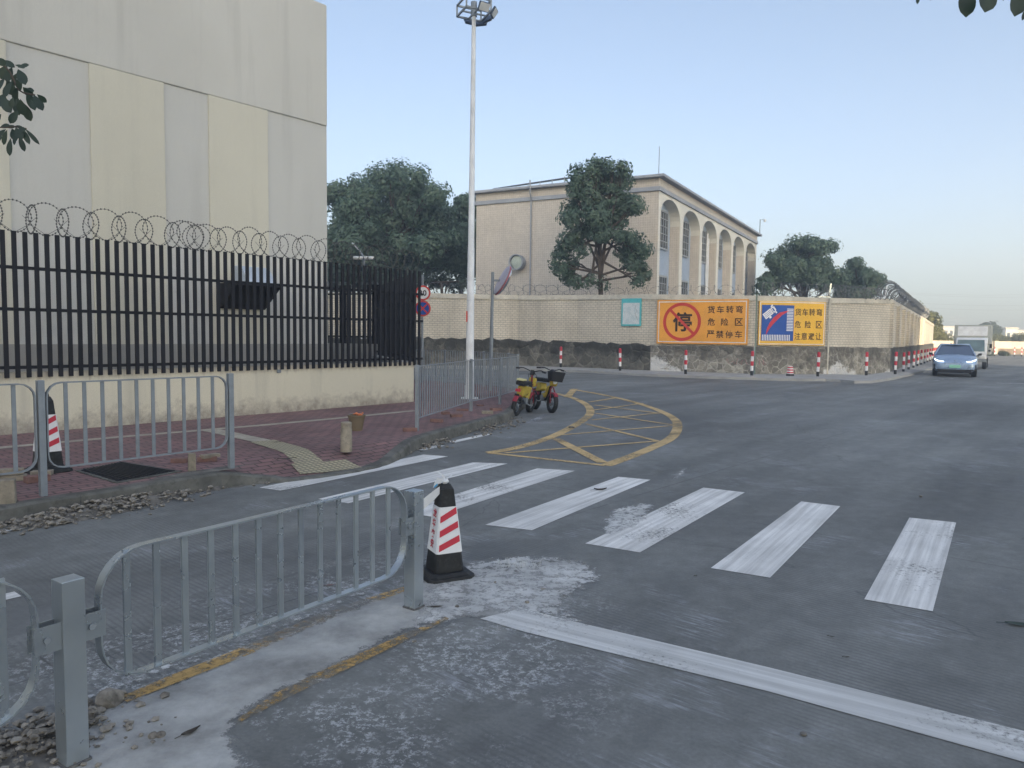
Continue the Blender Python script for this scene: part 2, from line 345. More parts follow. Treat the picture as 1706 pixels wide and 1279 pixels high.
# ---------------------------------------------------------------- mesh helpers
class MB:
    def __init__(s, o=(0, 0, 0)):
        s.v = []; s.f = []; s.o = Vector(o); s.uvs = None; s.mi = []; s.cur = 0
    def add(s, vs, fs):
        b = len(s.v); s.v += [Vector(p) for p in vs]; s.f += [tuple(i + b for i in f) for f in fs]; s.mi += [s.cur] * len(fs); return s
    def box(s, c, d, rz=0, mtx=None):
        h = [x / 2 for x in d]; vs = []
        r = Matrix.Rotation(rz, 3, 'Z')
        for z in (-1, 1):
            for x, y in ((-1, -1), (1, -1), (1, 1), (-1, 1)):
                p = r @ Vector((x * h[0], y * h[1], z * h[2])) + Vector(c)
                vs.append(mtx @ p if mtx else p)
        return s.add(vs, [(3, 2, 1, 0), (4, 5, 6, 7), (0, 1, 5, 4), (1, 2, 6, 5), (2, 3, 7, 6), (3, 0, 4, 7)])
    def frus(s, c, b, t, h, rz=0, ch=0.0):             # tapered square block, optional chamfered corners
        r = Matrix.Rotation(rz, 3, 'Z'); vs = []
        def ring(w, z):
            if ch <= 0: pts = [(-w, -w), (w, -w), (w, w), (-w, w)]
            else:
                k = w * (1 - ch); pts = [(-k, -w), (k, -w), (w, -k), (w, k), (k, w), (-k, w), (-w, k), (-w, -k)]
            return [r @ Vector((x, y, z)) + Vector(c) for x, y in pts]
        a = ring(b / 2, 0); d = ring(t / 2, h); n = len(a)
        return s.add(a + d, [tuple(range(n - 1, -1, -1)), tuple(range(n, 2 * n))] + [(i, (i + 1) % n, n + (i + 1) % n, n + i) for i in range(n)])
    def bar(s, a, b, w=.02, h=None):                   # rectangular bar from a to b
        a = Vector(a); b = Vector(b); h = h or w; d = (b - a)
        if d.length < 1e-6: return s
        d.normalize(); up = Vector((0, 0, 1)) if abs(d.z) < .95 else Vector((1, 0, 0))
        x = d.cross(up).normalized(); y = x.cross(d)
        vs = []
        for p in (a, b):
            for i, j in ((-1, -1), (1, -1), (1, 1), (-1, 1)): vs.append(p + x * i * w / 2 + y * j * h / 2)
        return s.add(vs, [(0, 1, 2, 3), (7, 6, 5, 4), (0, 4, 5, 1), (1, 5, 6, 2), (2, 6, 7, 3), (3, 7, 4, 0)])
    def tube(s, pts, r, seg=8, cap=True, closed=False):
        pts = [Vector(p) for p in pts]; n = len(pts)
        rs = r if isinstance(r, (list, tuple)) else [r] * n
        vs = []; ref = None
        for i, p in enumerate(pts):
            if closed: d = pts[(i + 1) % n] - pts[i - 1]
            else: d = pts[min(i + 1, n - 1)] - pts[max(i - 1, 0)]
            d.normalize()
            if ref is None or abs(d.dot(ref)) > .98: ref = Vector((0, 0, 1)) if abs(d.z) < .9 else Vector((1, 0, 0))
            x = d.cross(ref).normalized(); y = x.cross(d).normalized(); ref = y if abs(d.dot(y)) < .9 else ref
            for k in range(seg):
                a = 2 * math.pi * k / seg; vs.append(p + (x * math.cos(a) + y * math.sin(a)) * rs[i])
        fs = []
        m_ = n if closed else n - 1
        for i in range(m_):
            j = (i + 1) % n
            for k in range(seg):
                l = (k + 1) % seg; fs.append((i * seg + k, i * seg + l, j * seg + l, j * seg + k))
        if cap and not closed: fs += [tuple(range(seg - 1, -1, -1)), tuple((n - 1) * seg + k for k in range(seg))]
        return s.add(vs, fs)
    def lathe(s, c, prof, seg=16, axis='Z', mtx=None):  # prof: list of (radius, height)
        vs = []; c = Vector(c)
        for r, z in prof:
            for k in range(seg):
                a = 2 * math.pi * k / seg
                p = Vector((r * math.cos(a), r * math.sin(a), z))
                if axis == 'Y': p = Vector((p.x, p.z, p.y))
                if axis == 'X': p = Vector((p.z, p.x, p.y))
                if mtx: p = mtx @ p
                vs.append(p + c)
        fs = [(i * seg + k, i * seg + (k + 1) % seg, (i + 1) * seg + (k + 1) % seg, (i + 1) * seg + k) for i in range(len(prof) - 1) for k in range(seg)]
        fs += [tuple(range(seg - 1, -1, -1)), tuple((len(prof) - 1) * seg + k for k in range(seg))]
        return s.add(vs, fs)
    def prism(s, poly, a, b):                          # poly: 3-D points; extruded by vector from +a to +b
        a = Vector(a); b = Vector(b); n = len(poly); P = [Vector(p) for p in poly]
        return s.add([p + a for p in P] + [p + b for p in P], [tuple(range(n - 1, -1, -1)), tuple(range(n, 2 * n))] + [(i, (i + 1) % n, n + (i + 1) % n, n + i) for i in range(n)])
    def build(s, name, m_, parent=None, smooth=False, bevel=0, uv=True, sub=0):
        me = bpy.data.meshes.new(name)
        me.from_pydata([tuple(p - s.o) for p in s.v], [], s.f)
        ms = m_ if isinstance(m_, (list, tuple)) else [m_]
        for q in ms: me.materials.append(q)
        if len(ms) > 1: me.polygons.foreach_set('material_index', s.mi)
        bm = bmesh.new(); bm.from_mesh(me); bmesh.ops.recalc_face_normals(bm, faces=bm.faces)
        if uv:
            L = bm.loops.layers.uv.new('UVMap')
            for f in bm.faces:
                nn = f.normal
                if abs(nn.z) > .75:
                    for l in f.loops: l[L].uv = ((l.vert.co.x + s.o.x), (l.vert.co.y + s.o.y))
                else:
                    t = Vector((-nn.y, nn.x, 0)).normalized()
                    if abs(t.x) > abs(t.y) and t.x < 0 or abs(t.y) >= abs(t.x) and t.y < 0: t = -t
                    for l in f.loops:
                        q = l.vert.co + s.o; l[L].uv = (q.dot(t), q.z)
        bm.to_mesh(me); bm.free()
        if smooth:
            me.polygons.foreach_set('use_smooth', [True] * len(me.polygons))
            try: me.set_sharp_from_angle(angle=R(40))
            except Exception: pass
        ob = bpy.data.objects.new(name, me); C.objects.link(ob)
        if parent: ob.parent = parent
        else: ob.location = s.o
        if bevel:
            b = ob.modifiers.new('bevel', 'BEVEL'); b.width = bevel; b.segments = 2; b.limit_method = 'ANGLE'; b.angle_limit = R(35)
        if sub:
            b = ob.modifiers.new('sub', 'SUBSURF'); b.levels = b.render_levels = sub
        return ob

def tag(o, label=None, cat=None, group=None, kind=None):
    if label: o['label'] = label
    if cat: o['category'] = cat
    if group: o['group'] = group
    if kind: o['kind'] = kind
    return o
def thing(name, label, cat, loc=(0, 0, 0), rz=0, group=None):
    o = bpy.data.objects.new(name, None); C.objects.link(o); o.empty_display_size = .1
    o.location = loc; o.rotation_euler = (0, 0, rz)
    return tag(o, label, cat, group)
def copy_tree(o, parent=None, skip=()):
    c = o.copy(); C.objects.link(c); c.parent = parent
    for ch in KIDS(o): copy_tree(ch, c)
    return c
def KIDS(o): return [x for x in list(C.objects) if x.parent == o]
def struct(o): return tag(o, kind='structure')

def strip(pts, wid, z, closed=False):                  # flat band along ground points -> MB
    mb = MB(); P = [Vector((p[0], p[1], z)) for p in pts]; n = len(P); vs = []
    ws = wid if isinstance(wid, (list, tuple)) else [wid] * n
    for i in range(n):
        d = (P[min(i + 1, n - 1)] - P[max(i - 1, 0)]).normalized(); x = Vector((-d.y, d.x, 0))
        vs += [P[i] + x * ws[i] / 2, P[i] - x * ws[i] / 2]
    return mb.add(vs, [(2 * i, 2 * i + 1, 2 * i + 3, 2 * i + 2) for i in range(n - 1)])
def smooth_line(pts, k=6):                             # Catmull-Rom
    P = [Vector(p) for p in pts]; out = []
    for i in range(len(P) - 1):
        a, b, c, d = P[max(i - 1, 0)], P[i], P[i + 1], P[min(i + 2, len(P) - 1)]
        for j in range(k):
            t = j / k
            out.append(.5 * ((2 * b) + (c - a) * t + (2 * a - 5 * b + 4 * c - d) * t * t + (3 * b - a - 3 * c + d) * t ** 3))
    out.append(P[-1]); return out

# ---------------------------------------------------------------- lettering
def make_texts(specs):
    tmp = {}
    for key, (txt, off) in specs.items():
        cu = bpy.data.curves.new('lettering', 'FONT'); cu.body = txt; cu.size = 1; cu.offset = off; cu.extrude = .0; cu.resolution_u = 3
        ob = bpy.data.objects.new('lettering', cu); C.objects.link(ob); tmp[key] = ob
    bpy.context.view_layer.update(); dg = bpy.context.evaluated_depsgraph_get(); out = {}
    for key, ob in tmp.items():
        me = bpy.data.meshes.new_from_object(ob.evaluated_get(dg))
        vs = np.array([v.co[:] for v in me.vertices]); fs = [tuple(p.vertices) for p in me.polygons]
        lo = vs.min(0); hi = vs.max(0); out[key] = (vs, fs, lo, hi); bpy.data.meshes.remove(me)
    for ob in tmp.values():
        cu = ob.data; bpy.data.objects.remove(ob); bpy.data.curves.remove(cu)
    return out
TX = make_texts({**{ch: (ch, .012) for ch in '货车转弯危险区严禁停注意避让'}, 'STOP': ('停', .022), **{'c' + ch: (ch, .03) for ch in '龙华交安'}, '0': ('0', .02), '30': ('30', .02)})
def put_text(mb, key, cx, cz, h, M_, wd=None):
    """centre glyph at (cx, cz) in the plane given by M_ (x right, y up), fit to height h (and width wd)"""
    vs, fs, lo, hi = TX[key]; c = (lo + hi) / 2; sz = h / (hi[1] - lo[1]); sx = wd / (hi[0] - lo[0]) if wd else sz
    mb.add([M_ @ Vector(((p[0] - c[0]) * sx + cx, (p[1] - c[1]) * sz + cz, 0)) for p in vs], fs)

# ================================================================ GROUND, ROAD, MARKINGS
g = MB(); g.add([(-395, -175, 0), (595, -175, 0), (595, 475, 0), (-395, 475, 0)], [(0, 1, 2, 3)])
struct(g.build('road', Mt['road']))

U2 = UDIR.xy.to_3d(); V2 = Vector((U2.y, -U2.x, 0))   # along the side street, and across it to the right
# zebra stripes: far end left/right, near end left/right
zeb = [((705, 757), (747, 760), (432, 812), (468, 817)),
       ((788, 770), (846, 772), (530, 831), (580, 838)),
       ((895, 780), (958, 784), (668, 852), (722, 861)),
       ((1030, 794), (1084, 799), (808, 874), (886, 883)),
       ((1172, 812), (1241, 820), (975, 905), (1066, 920)),
       ((1335, 835), (1400, 843), (1184, 946), (1283, 962)),
       ((1515, 862), (1593, 870), (1440, 998), (1554, 1018))]
for a, b, c, d in zeb:
    q = MB(); q.add([G(*c, .004), G(*d, .004), G(*b, .004), G(*a, .004)], [(0, 1, 2, 3)])
    struct(q.build('zebra_stripe', Mt['white_paint']))
q = MB(); q.add([G(800, 1030, .004), G(873, 1052, .004), G(1279, 1151, .004), G(1800, 1295, .004), G(1800, 1241, .004), G(1279, 1111, .004), G(948, 1033, .004), G(870, 1013, .004)],
                [(0, 1, 6, 7), (1, 2, 5, 6), (2, 3, 4, 5)])
struct(q.build('stop_line', Mt['stop_paint']))
def mark(name, px, wid, m_, z=.004, sm=0):
    P = [G(x, y) for x, y in px]
    if sm: P = smooth_line(P, sm)
    return struct(strip(P, wid, z).build(name, Mt[m_]))
mark('edge_line', [(-120, 905), (20, 882), (110, 866)], .10, 'white_paint')
mark('edge_line', [(180, 850), (260, 835), (350, 817)], .10, 'white_worn')
mark('edge_line', [(700, 750), (735, 742)], .13, 'white_paint')
mark('edge_line', [(752, 737), (815, 723)], .13, 'white_paint')
mark('edge_line', [(885, 702), (915, 690)], .14, 'white_worn')
mark('edge_line', [(-100, 1020), (30, 990)], .12, 'white_paint')
# curved yellow no-stopping hatch
O1 = [(814, 754.6), (1008, 775.7)]
outer = [(1008.5, 775.7), (1052, 760), (1088, 745), (1119, 729), (1129, 710), (1121, 696), (1098, 684), (1065, 672.5), (1025, 662), (985, 654), (950, 648)]
inner = [(814, 754.6), (865.5, 745), (922, 726.5), (964, 705), (983, 689), (978, 675), (954.6, 663), (924, 655)]
mark('hatch_outline', outer, .17, 'yellow_worn', sm=5)
mark('hatch_outline', inner, .17, 'yellow_worn', .0048, sm=5)
mark('hatch_outline', O1, .10, 'yellow_worn', .0056)
for i, (a, b, w_) in enumerate([((842, 755), (1097, 735), .08), ((926, 731), (1004, 771), .15), ((933, 725), (1125, 709), .07), ((975, 706), (1095, 735), .10),
                ((985, 700), (1100, 688), .08), ((987, 688), (1126, 709), .09), ((985, 684), (1072, 672), .09), ((990, 675), (1100, 689), .10), ((982, 670), (1027, 663), .10), ((985, 654), (1065, 672), .07), ((957, 648), (945, 662), .2)]):
    mark('hatch_line', [a, b], w_, 'yellow_worn', .0064 + i * .0004)
# far road edge lines on the right
mark('edge_line', [(1600, 628), (1560, 634), (1480, 641), (1400, 643)], .12, 'white_worn', sm=4)
mark('edge_line', [(1660, 638), (1760, 640)], .14, 'white_paint')
mark('edge_line', [(1684, 624), (1700, 625)], .3, 'white_worn')

# cement skin of the median with a ragged rim: fan polygon whose uv.x grows from the rim inwards
def blob_sheet(name, px, m_, z, inset=.18, cell=.045):
    P = smooth_line([G(x, y) for x, y in px] + [G(*px[0])], 5)[:-1]; A = np.array([(p.x, p.y) for p in P]); Bq = np.roll(A, -1, 0)
    lo = A.min(0); hi = A.max(0); nx = int((hi[0] - lo[0]) / cell) + 2; ny = int((hi[1] - lo[1]) / cell) + 2
    gx, gy = np.meshgrid(lo[0] + np.arange(nx) * cell, lo[1] + np.arange(ny) * cell, indexing='ij'); X_ = gx.ravel(); Y_ = gy.ravel()
    ins_ = np.zeros(len(X_), bool); dist = np.full(len(X_), 1e9)
    for (x0, y0), (x1, y1) in zip(A, Bq):
        c_ = (y0 > Y_) != (y1 > Y_); xi = (x1 - x0) * (Y_ - y0) / (y1 - y0 + 1e-12) + x0; ins_ ^= c_ & (X_ < xi)
        t_ = np.clip(((X_ - x0) * (x1 - x0) + (Y_ - y0) * (y1 - y0)) / ((x1 - x0) ** 2 + (y1 - y0) ** 2 + 1e-12), 0, 1)
        dist = np.minimum(dist, np.hypot(X_ - x0 - t_ * (x1 - x0), Y_ - y0 - t_ * (y1 - y0)))
    val = np.where(ins_, np.minimum(dist / inset, 1), -np.minimum(dist / inset, 1)); ids = np.arange(len(X_)).reshape(nx, ny); fs = []
    for i in range(nx - 1):
        for j in range(ny - 1):
            f = (ids[i, j], ids[i + 1, j], ids[i + 1, j + 1], ids[i, j + 1])
            if max(val[k] for k in f) > -.6: fs.append(tuple(int(k) for k in f))
    me = bpy.data.meshes.new(name); me.from_pydata([(float(x), float(y), z) for x, y in zip(X_, Y_)], [], fs)
    L = me.uv_layers.new(name='UVMap'); li = np.empty(len(me.loops), int); me.loops.foreach_get('vertex_index', li)
    uvv = np.zeros((len(li), 2)); uvv[:, 0] = val[li]; L.data.foreach_set('uv', uvv.ravel()); me.materials.append(Mt[m_])
    ob = bpy.data.objects.new(name, me); C.objects.link(ob); return struct(ob)
blob_sheet('median_cement', [(95, 1330), (400, 1330), (395, 1215), (450, 1165), (560, 1112), (660, 1062), (752, 1030), (830, 1035), (905, 1025), (960, 985), (985, 945), (930, 930), (850, 950), (790, 958), (700, 968), (560, 1022), (400, 1085), (230, 1158), (120, 1195), (60, 1260)], 'cement', .003, .11)
blob_sheet('cement_dust_patch', [(690, 945), (780, 925), (880, 915), (1000, 930), (1045, 965), (990, 1010), (1060, 1060), (960, 1060), (830, 1040), (700, 1080), (640, 1050)], 'chalk', .0052, .25)
blob_sheet('cement_dust_patch', [(980, 880), (1000, 850), (1060, 835), (1110, 840), (1075, 880), (1000, 898)], 'chalk', .0055, .15)
blob_sheet('cement_dust_patch', [(1105, 800), (1125, 778), (1160, 775), (1150, 795), (1115, 812)], 'chalk', .0055, .15)
blob_sheet('cement_dust_patch', [(20, 1210), (160, 1130), (330, 1075), (500, 1010), (640, 960), (650, 985), (500, 1050), (300, 1130), (180, 1180), (60, 1300), (-40, 1290)], 'chalk', .0058, .16)
mark('median_edge_line', [(205, 1168), (290, 1133), (400, 1090), (520, 1038), (620, 1000), (692, 977)], [.07, .09, .10, .10, .09, .06], 'yellow_strip', .0076)
mark('median_edge_line', [(398, 1203), (470, 1160), (570, 1112), (660, 1070), (745, 1031)], [.03, .075, .085, .07, .03], 'yellow_strip', .0076)

# pavement with a dropped kerb at the crossing
KZ = .15
kerb_px = [(-6.8, 1.6, KZ), (-4.14, 5.85, KZ), (-3.72, 6.45, KZ), (-3.34, 6.98, KZ), (-2.95, 7.45, KZ), (-2.62, 7.72, .07), (-2.30, 7.86, .02), (-1.75, 8.42, .02), (-1.50, 8.95, .04), (-1.38, 9.65, .12), (-1.24, 10.4, KZ), (-.60, 12.2, KZ), (-.08, 13.6, KZ), (.10, 15.0, KZ), (.25, 16.0, KZ), (.42, 17.3, KZ), (.38, 18.6, KZ), (.05, 19.9, KZ), (-.7, 21.2, KZ), (-2.0, 22.5, KZ), (-4.0, 23.9, KZ), (-9, 26.5, KZ)]
kp = smooth_line(kerb_px, 5)
# pavement sheet: fill from the kerb to a line well behind the low wall
pv = MB(); n_ = len(kp); vs = []
for i, p in enumerate(kp):
    d = (kp[min(i + 1, n_ - 1)] - kp[max(i - 1, 0)]); d.z = 0; d.normalize(); x = Vector((-d.y, d.x, 0))
    t = i / (n_ - 1)
    vs.append(Vector((p.x, p.y, p.z)) + x * .13)
K_in = vs
wallbase0 = Vector((-6.97, 9.99, KZ)); wd = Vector((.6477, .7619, 0))
e0 = wallbase0 - wd * 9; e1 = wallbase0 + wd * 7.53
poly = K_in + [Vector((-9.6, 25.5, KZ)), Vector((-9.0, 22.0, KZ)), Vector((e1.x - .9, e1.y + 4.5, KZ)), Vector((e1.x, e1.y + .1, KZ)), Vector((e0.x, e0.y, KZ))]
A_ = np.array([(p.x, p.y) for p in poly]); B_ = np.roll(A_, -1, 0); cell = .08; lo = A_.min(0); hi = A_.max(0)
nx, ny = int((hi[0] - lo[0]) / cell) + 2, int((hi[1] - lo[1]) / cell) + 2
gx, gy = np.meshgrid(lo[0] + np.arange(nx) * cell, lo[1] + np.arange(ny) * cell, indexing='ij'); X_, Y_ = gx.ravel(), gy.ravel(); ins_ = np.zeros(len(X_), bool)
for (x0, y0), (x1, y1) in zip(A_, B_):
    c_ = (y0 > Y_) != (y1 > Y_); ins_ ^= c_ & (X_ < (x1 - x0) * (Y_ - y0) / (y1 - y0 + 1e-12) + x0)
Z_ = np.full(len(X_), KZ)
for p in kp:
    if p.z < KZ - .002: Z_ = np.minimum(Z_, p.z + .17 * np.maximum(0, np.hypot(X_ - p.x, Y_ - p.y) - .18))
Z_ = Z_ + .0025 * np.sin(X_ * 3.1 + 1.3 * np.sin(Y_ * 2.2)) * np.cos(Y_ * 2.7)
ids = np.arange(len(X_)).reshape(nx, ny); I2 = ins_.reshape(nx, ny)
ok_ = I2[:-1, :-1] | I2[1:, :-1] | I2[1:, 1:] | I2[:-1, 1:]
F_ = np.stack([ids[:-1, :-1], ids[1:, :-1], ids[1:, 1:], ids[:-1, 1:]], -1)[ok_]
used_ = np.unique(F_); rm = np.full(len(X_), -1); rm[used_] = np.arange(len(used_))
me = bpy.data.meshes.new('pavement'); me.from_pydata(np.stack([X_, Y_, Z_], 1)[used_].tolist(), [], rm[F_].tolist())
L = me.uv_layers.new(name='UVMap'); li = np.empty(len(me.loops), int); me.loops.foreach_get('vertex_index', li); L.data.foreach_set('uv', np.stack([X_, Y_], 1)[used_][li].ravel())
me.materials.append(Mt['paver'])
o = bpy.data.objects.new('pavement', me); C.objects.link(o); struct(o)
# kerb stones: swept profile
kb = MB(); vs = []; W = .14
for i, p in enumerate(kp):
    d = (kp[min(i + 1, n_ - 1)] - kp[max(i - 1, 0)]); d.z = 0; d.normalize(); x = Vector((-d.y, d.x, 0))
    jit = .010 * math.sin(i * 2.3) + .006 * math.sin(i * 5.1)
    base = Vector((p.x, p.y, 0)); top = p.z + .006
    vs += [base - x * .02 + Vector((0, 0, -.01)), base + x * (.0 + jit) + Vector((0, 0, max(top - .02, .008))), base + x * (.02 + jit) + Vector((0, 0, top)), base + x * W + Vector((0, 0, top))]
kb.add(vs, [(4 * i + k, 4 * i + k + 1, 4 * i + 4 + k + 1, 4 * i + 4 + k) for i in range(n_ - 1) for k in range(3)])
struct(kb.build('kerb', Mt['kerb']))

def pv_strip(px, wid, name='pavement_strip', z=KZ + .004, m_='light_paver'):
    return struct(strip([G(x, y, KZ) for x, y in px], wid, z).build(name, Mt[m_]))
pv_strip([(-60, 754), (0, 746), (200, 728), (430, 709)], .17)
pv_strip([(430, 709), (560, 697), (692, 684)], .17)

# tactile paving: raised domes on cream tiles
tac = n_t = N('tactile_paving')
vx = n_t.map(rot=-UANG, scale=(16, 16, 16)); sx, sy, sz = n_t.sep(vx)
dm = n_t.math('MULTIPLY', n_t.math('SINE', n_t.math('MULTIPLY', sx, math.pi)), n_t.math('SINE', n_t.math('MULTIPLY', sy, math.pi)))
dm = n_t.math('ABSOLUTE', dm)
cc = n_t.mix(n_t.ramp(dm, .3, .7), (.22, .20, .14), (.42, .38, .26)); cc = n_t.mix(n_t.ramp(n_t.noise(4, 6), .5, .7, 0, .5), cc, (.24, .2, .17))
n_t.bump(dm, .8, .006); Mt['tactile'] = n_t.fin(cc, .85)
from mathutils.bvhtree import BVHTree
_bv = BVHTree.FromPolygons([v.co[:] for v in me.vertices], [tuple(p.vertices) for p in me.polygons])
def drape(px, wid, name, m_, lift=.007):
    P = [G(x, y, KZ) for x, y in px]; D = []
    for a, b in zip(P, P[1:]):
        for k in range(10): D.append(a.lerp(b, k / 10))
    D.append(P[-1]); ws = wid if isinstance(wid, (list, tuple)) else None
    mb = MB(); nn_ = 6
    for i, p in enumerate(D):
        d = (D[min(i + 1, len(D) - 1)] - D[max(i - 1, 0)]).normalized(); x = Vector((-d.y, d.x, 0))
        w_ = wid if ws is None else ws[min(i // 10, len(ws) - 1)] * (1 - (i % 10) / 10) + ws[min(i // 10 + 1, len(ws) - 1)] * (i % 10) / 10
        for j in range(nn_ + 1):
            q_ = p + x * w_ * (j / nn_ - .5); h = _bv.ray_cast(Vector((q_.x, q_.y, 2)), Vector((0, 0, -1)))[0]
            mb.v.append(Vector((q_.x, q_.y, (h.z if h else .02) + lift)))
    for i in range(len(D) - 1):
        for j in range(nn_): k = i * (nn_ + 1) + j; mb.f.append((k, k + 1, k + nn_ + 2, k + nn_ + 1)); mb.mi.append(0)
    return struct(mb.build(name, Mt[m_]))
drape([(352, 717), (400, 727), (437, 735)], .26, 'pavement_strip', 'light_paver', .006)
drape([(437, 735), (480, 747), (518, 762)], .34, 'tactile_paving', 'tactile')
drape([(492, 768), (540, 764), (590, 758)], .36, 'tactile_paving', 'tactile', .010)

# drain cover set in the pavement
t = thing('drain_cover', 'dark square metal drain cover set in the red pavement behind the left railing', 'drain cover', G(205, 787, KZ))
o_ = Vector(t.location); cor = [G(125, 785, KZ), G(205, 770, KZ), G(303, 786, KZ), G(195, 806, KZ)]
q = MB(o_); cc_ = sum(cor, Vector()) / 4
q.prism([c_ + Vector((0, 0, .0)) for c_ in cor], (0, 0, .002), (0, 0, .010)); q.build('rim', Mt['kerb'], t)
q = MB(o_); inn = [cc_.lerp(c_, .88) for c_ in cor]; q.prism(inn, (0, 0, .010), (0, 0, .016)); q.build('plate', Mt['black'], t)
q = MB(o_)
for k in range(1, 14):
    a = inn[0].lerp(inn[1], k / 14) + Vector((0, 0, .02)); b = inn[3].lerp(inn[2], k / 14) + Vector((0, 0, .02)); q.bar(a, b, .012, .008)
q.build('ribs', Mt['darkplastic'], t)

# far pavement along the compound wall
KW = [G(x, y) for x, y in ((700, 613), (862, 617), (960, 620), (1085, 627), (1255, 633), (1375, 635), (1492, 632))]
KW = [Vector((-30, KW[0].y + 3, 0))] + KW + [Vector((38.2, 63.2, 0)), Vector((67.5, 111.5, 0))]
WB = [G(705, 612), G(862, 612), G(960, 615), G(1085, 620.5), G(1255, 626.5), G(1375, 627), G(1478, 623)]
WB = [Vector((-26, WB[0].y + 2, 0))] + WB + [Vector((35.7, 64.2, 0)), Vector((65, 113, 0))]
q = MB(); vs = []
ks = smooth_line(KW, 4); wsm = smooth_line(WB, 4)
for p, w2 in zip(ks, wsm):
    w2 = Vector((w2.x, w2.y, .10)); w2 = w2 + (w2 - Vector((p.x, p.y, .1))).normalized() * .2
    p1 = Vector((p.x, p.y, .10)); vs += [Vector((p.x, p.y, .0)), p1, p1.lerp(w2, .15), w2]
q.add(vs, [(4 * i + k, 4 * i + k + 1, 4 * i + 5 + k, 4 * i + 4 + k) for i in range(len(ks) - 1) for k in range(3)])
struct(q.build('far_pavement', Mt['kerb_light']))

# ================================================================ COMPOUND WALL
top_h = [3.5, 3.53, 3.55, 3.53, 3.47, 3.36, 3.32, 3.47, 3.45, 3.45]
base_h = [1.35, 1.39, 1.36, 1.31, 1.22, 1.24, 1.26, 1.22, 1.2, 1.2]
cw = thing('compound_wall', 'long beige brick wall on a stone base around the compound behind the junction', 'wall', WB[1])
o_ = Vector(cw.location)
def seg_quad(mb, a, b, za0, za1, zb0, zb1, off0, off1):
    d = (b - a).normalized(); nn = Vector((d.y, -d.x, 0))  # towards the road
    P = []
    for p, z0, z1 in ((a, za0, za1), (b, zb0, zb1)):
        for o2 in (off0, off1):
            for z in (z0, z1): P.append(p + nn * o2 + Vector((0, 0, z)))
    mb.add(P, [(2, 3, 7, 6), (0, 4, 5, 1), (1, 5, 7, 3), (0, 2, 6, 4), (0, 1, 3, 2), (4, 6, 7, 5)])
for i in range(len(WB) - 1):
    a, b = WB[i], WB[i + 1]
    q = MB(o_); seg_quad(q, a, b, base_h[i] - .01, top_h[i] - .22, base_h[i + 1] - .01, top_h[i + 1] - .22, 0, -.24); q.build('brick_panel', Mt['wallbrick'], cw)
    q = MB(o_); seg_quad(q, a, b, top_h[i] - .22, top_h[i], top_h[i + 1] - .22, top_h[i + 1], .05, -.29); q.build('coping', Mt['coping'], cw)
# ragged-topped base
for i in range(len(WB) - 1):
    a, b = WB[i], WB[i + 1]; L_ = (b - a).length; n_s = max(2, int(L_ / .22)); d = (b - a).normalized(); nn = Vector((d.y, -d.x, 0))
    q = MB(o_); rag = .10 if i < 4 else .02
    hs = []
    for k in range(n_s + 1):
        t_ = k / n_s; h = base_h[i] * (1 - t_) + base_h[i + 1] * t_ + (rag * (math.sin(k * 1.3 + i) * .5 + random.uniform(-.5, .7)) if 0 < k < n_s else 0)
        hs.append((a.lerp(b, t_), h))
    vs = []
    for k, (p, h) in enumerate(hs):
        bul = .10 + (random.uniform(-.012, .012) if 0 < k < n_s else 0)
        vs += [p + nn * (bul + .03), p + nn * bul + Vector((0, 0, h - .04)), p + nn * (bul - .04) + Vector((0, 0, h)), p - nn * .05 + Vector((0, 0, h + .0))]
    q.add(vs, [(4 * k + j, 4 * k + j + 1, 4 * k + 5 + j, 4 * k + 4 + j) for k in range(n_s) for j in range(3)])
    ob = q.build('plastered_base' if i < 4 or i > 6 else 'stone_base', Mt['mossy'] if i < 4 or i > 6 else Mt['stone'], cw, smooth=True)
    if i == 0 or i == 4: ob['label'] = 'blackened render base under the brick wall' if i == 0 else 'grey rubble stone base with white patches'
# faint red scrawl painted on the stones
pa = G(1215, 627); dd_ = (WB[5] - WB[4]).normalized(); nn = Vector((dd_.y, -dd_.x, 0)); rs_ = random.Random(9)
for k in range(9):
    q = MB(o_); s0_ = pa + dd_ * (k * .17) + nn * .165; pts = [s0_ + dd_ * rs_.uniform(-.1, .1) + Vector((0, 0, .62 + rs_.uniform(-.14, .16))) for _ in range(4)]
    for u_, v_ in zip(pts, pts[1:]): q.bar(u_, v_, .02, .006)
    q.build('red_scrawl', mat('faded_red_spray', (.36, .13, .14), .9, var=.3, scale=20) if 'scrawl' not in Mt else Mt['scrawl'], cw)
# pilasters
def pil(p, d, h0, h1, w_=.42, proud=.075):
    nn = Vector((d.y, -d.x, 0)); q = MB(o_)
    c_ = p + nn * (proud / 2 - .0); q.box((c_.x, c_.y, (h0 + h1) / 2), (w_, proud, h1 - h0), math.atan2(d.y, d.x)); q.build('pilaster', Mt['wallbrick'], cw)
pil(G(945, 614), (WB[3] - WB[2]).normalized(), 1.34, 3.32)
d_ = (WB[8] - WB[7]).normalized(); Lr = (WB[8] - WB[7]).length
for k in range(0, 9): pil(WB[7] + d_ * (.35 + k * Lr / 9), d_, 1.22, 3.3, .5, .16)
d2 = (WB[6] - WB[5]).normalized()
q = MB(o_); nn = Vector((d2.y, -d2.x, 0)); p = WB[6] - d2 * .0
q.bar(p + nn * .12 + Vector((0, 0, .1)), p + nn * .12 + Vector((0, 0, 3.3)), .06); q.build('drain_pipe', Mt['coping'], cw)
# green conduit between the two signs
p = G(1257, 627); q = MB(o_); q.tube([p + Vector((-.05, -.16, .1)), p + Vector((-.05, -.10, 3.0)), p + Vector((-.05, -.12, 3.4))], .025, 6); q.build('conduit', mat('green_conduit', (.16, .22, .17), .6), cw)

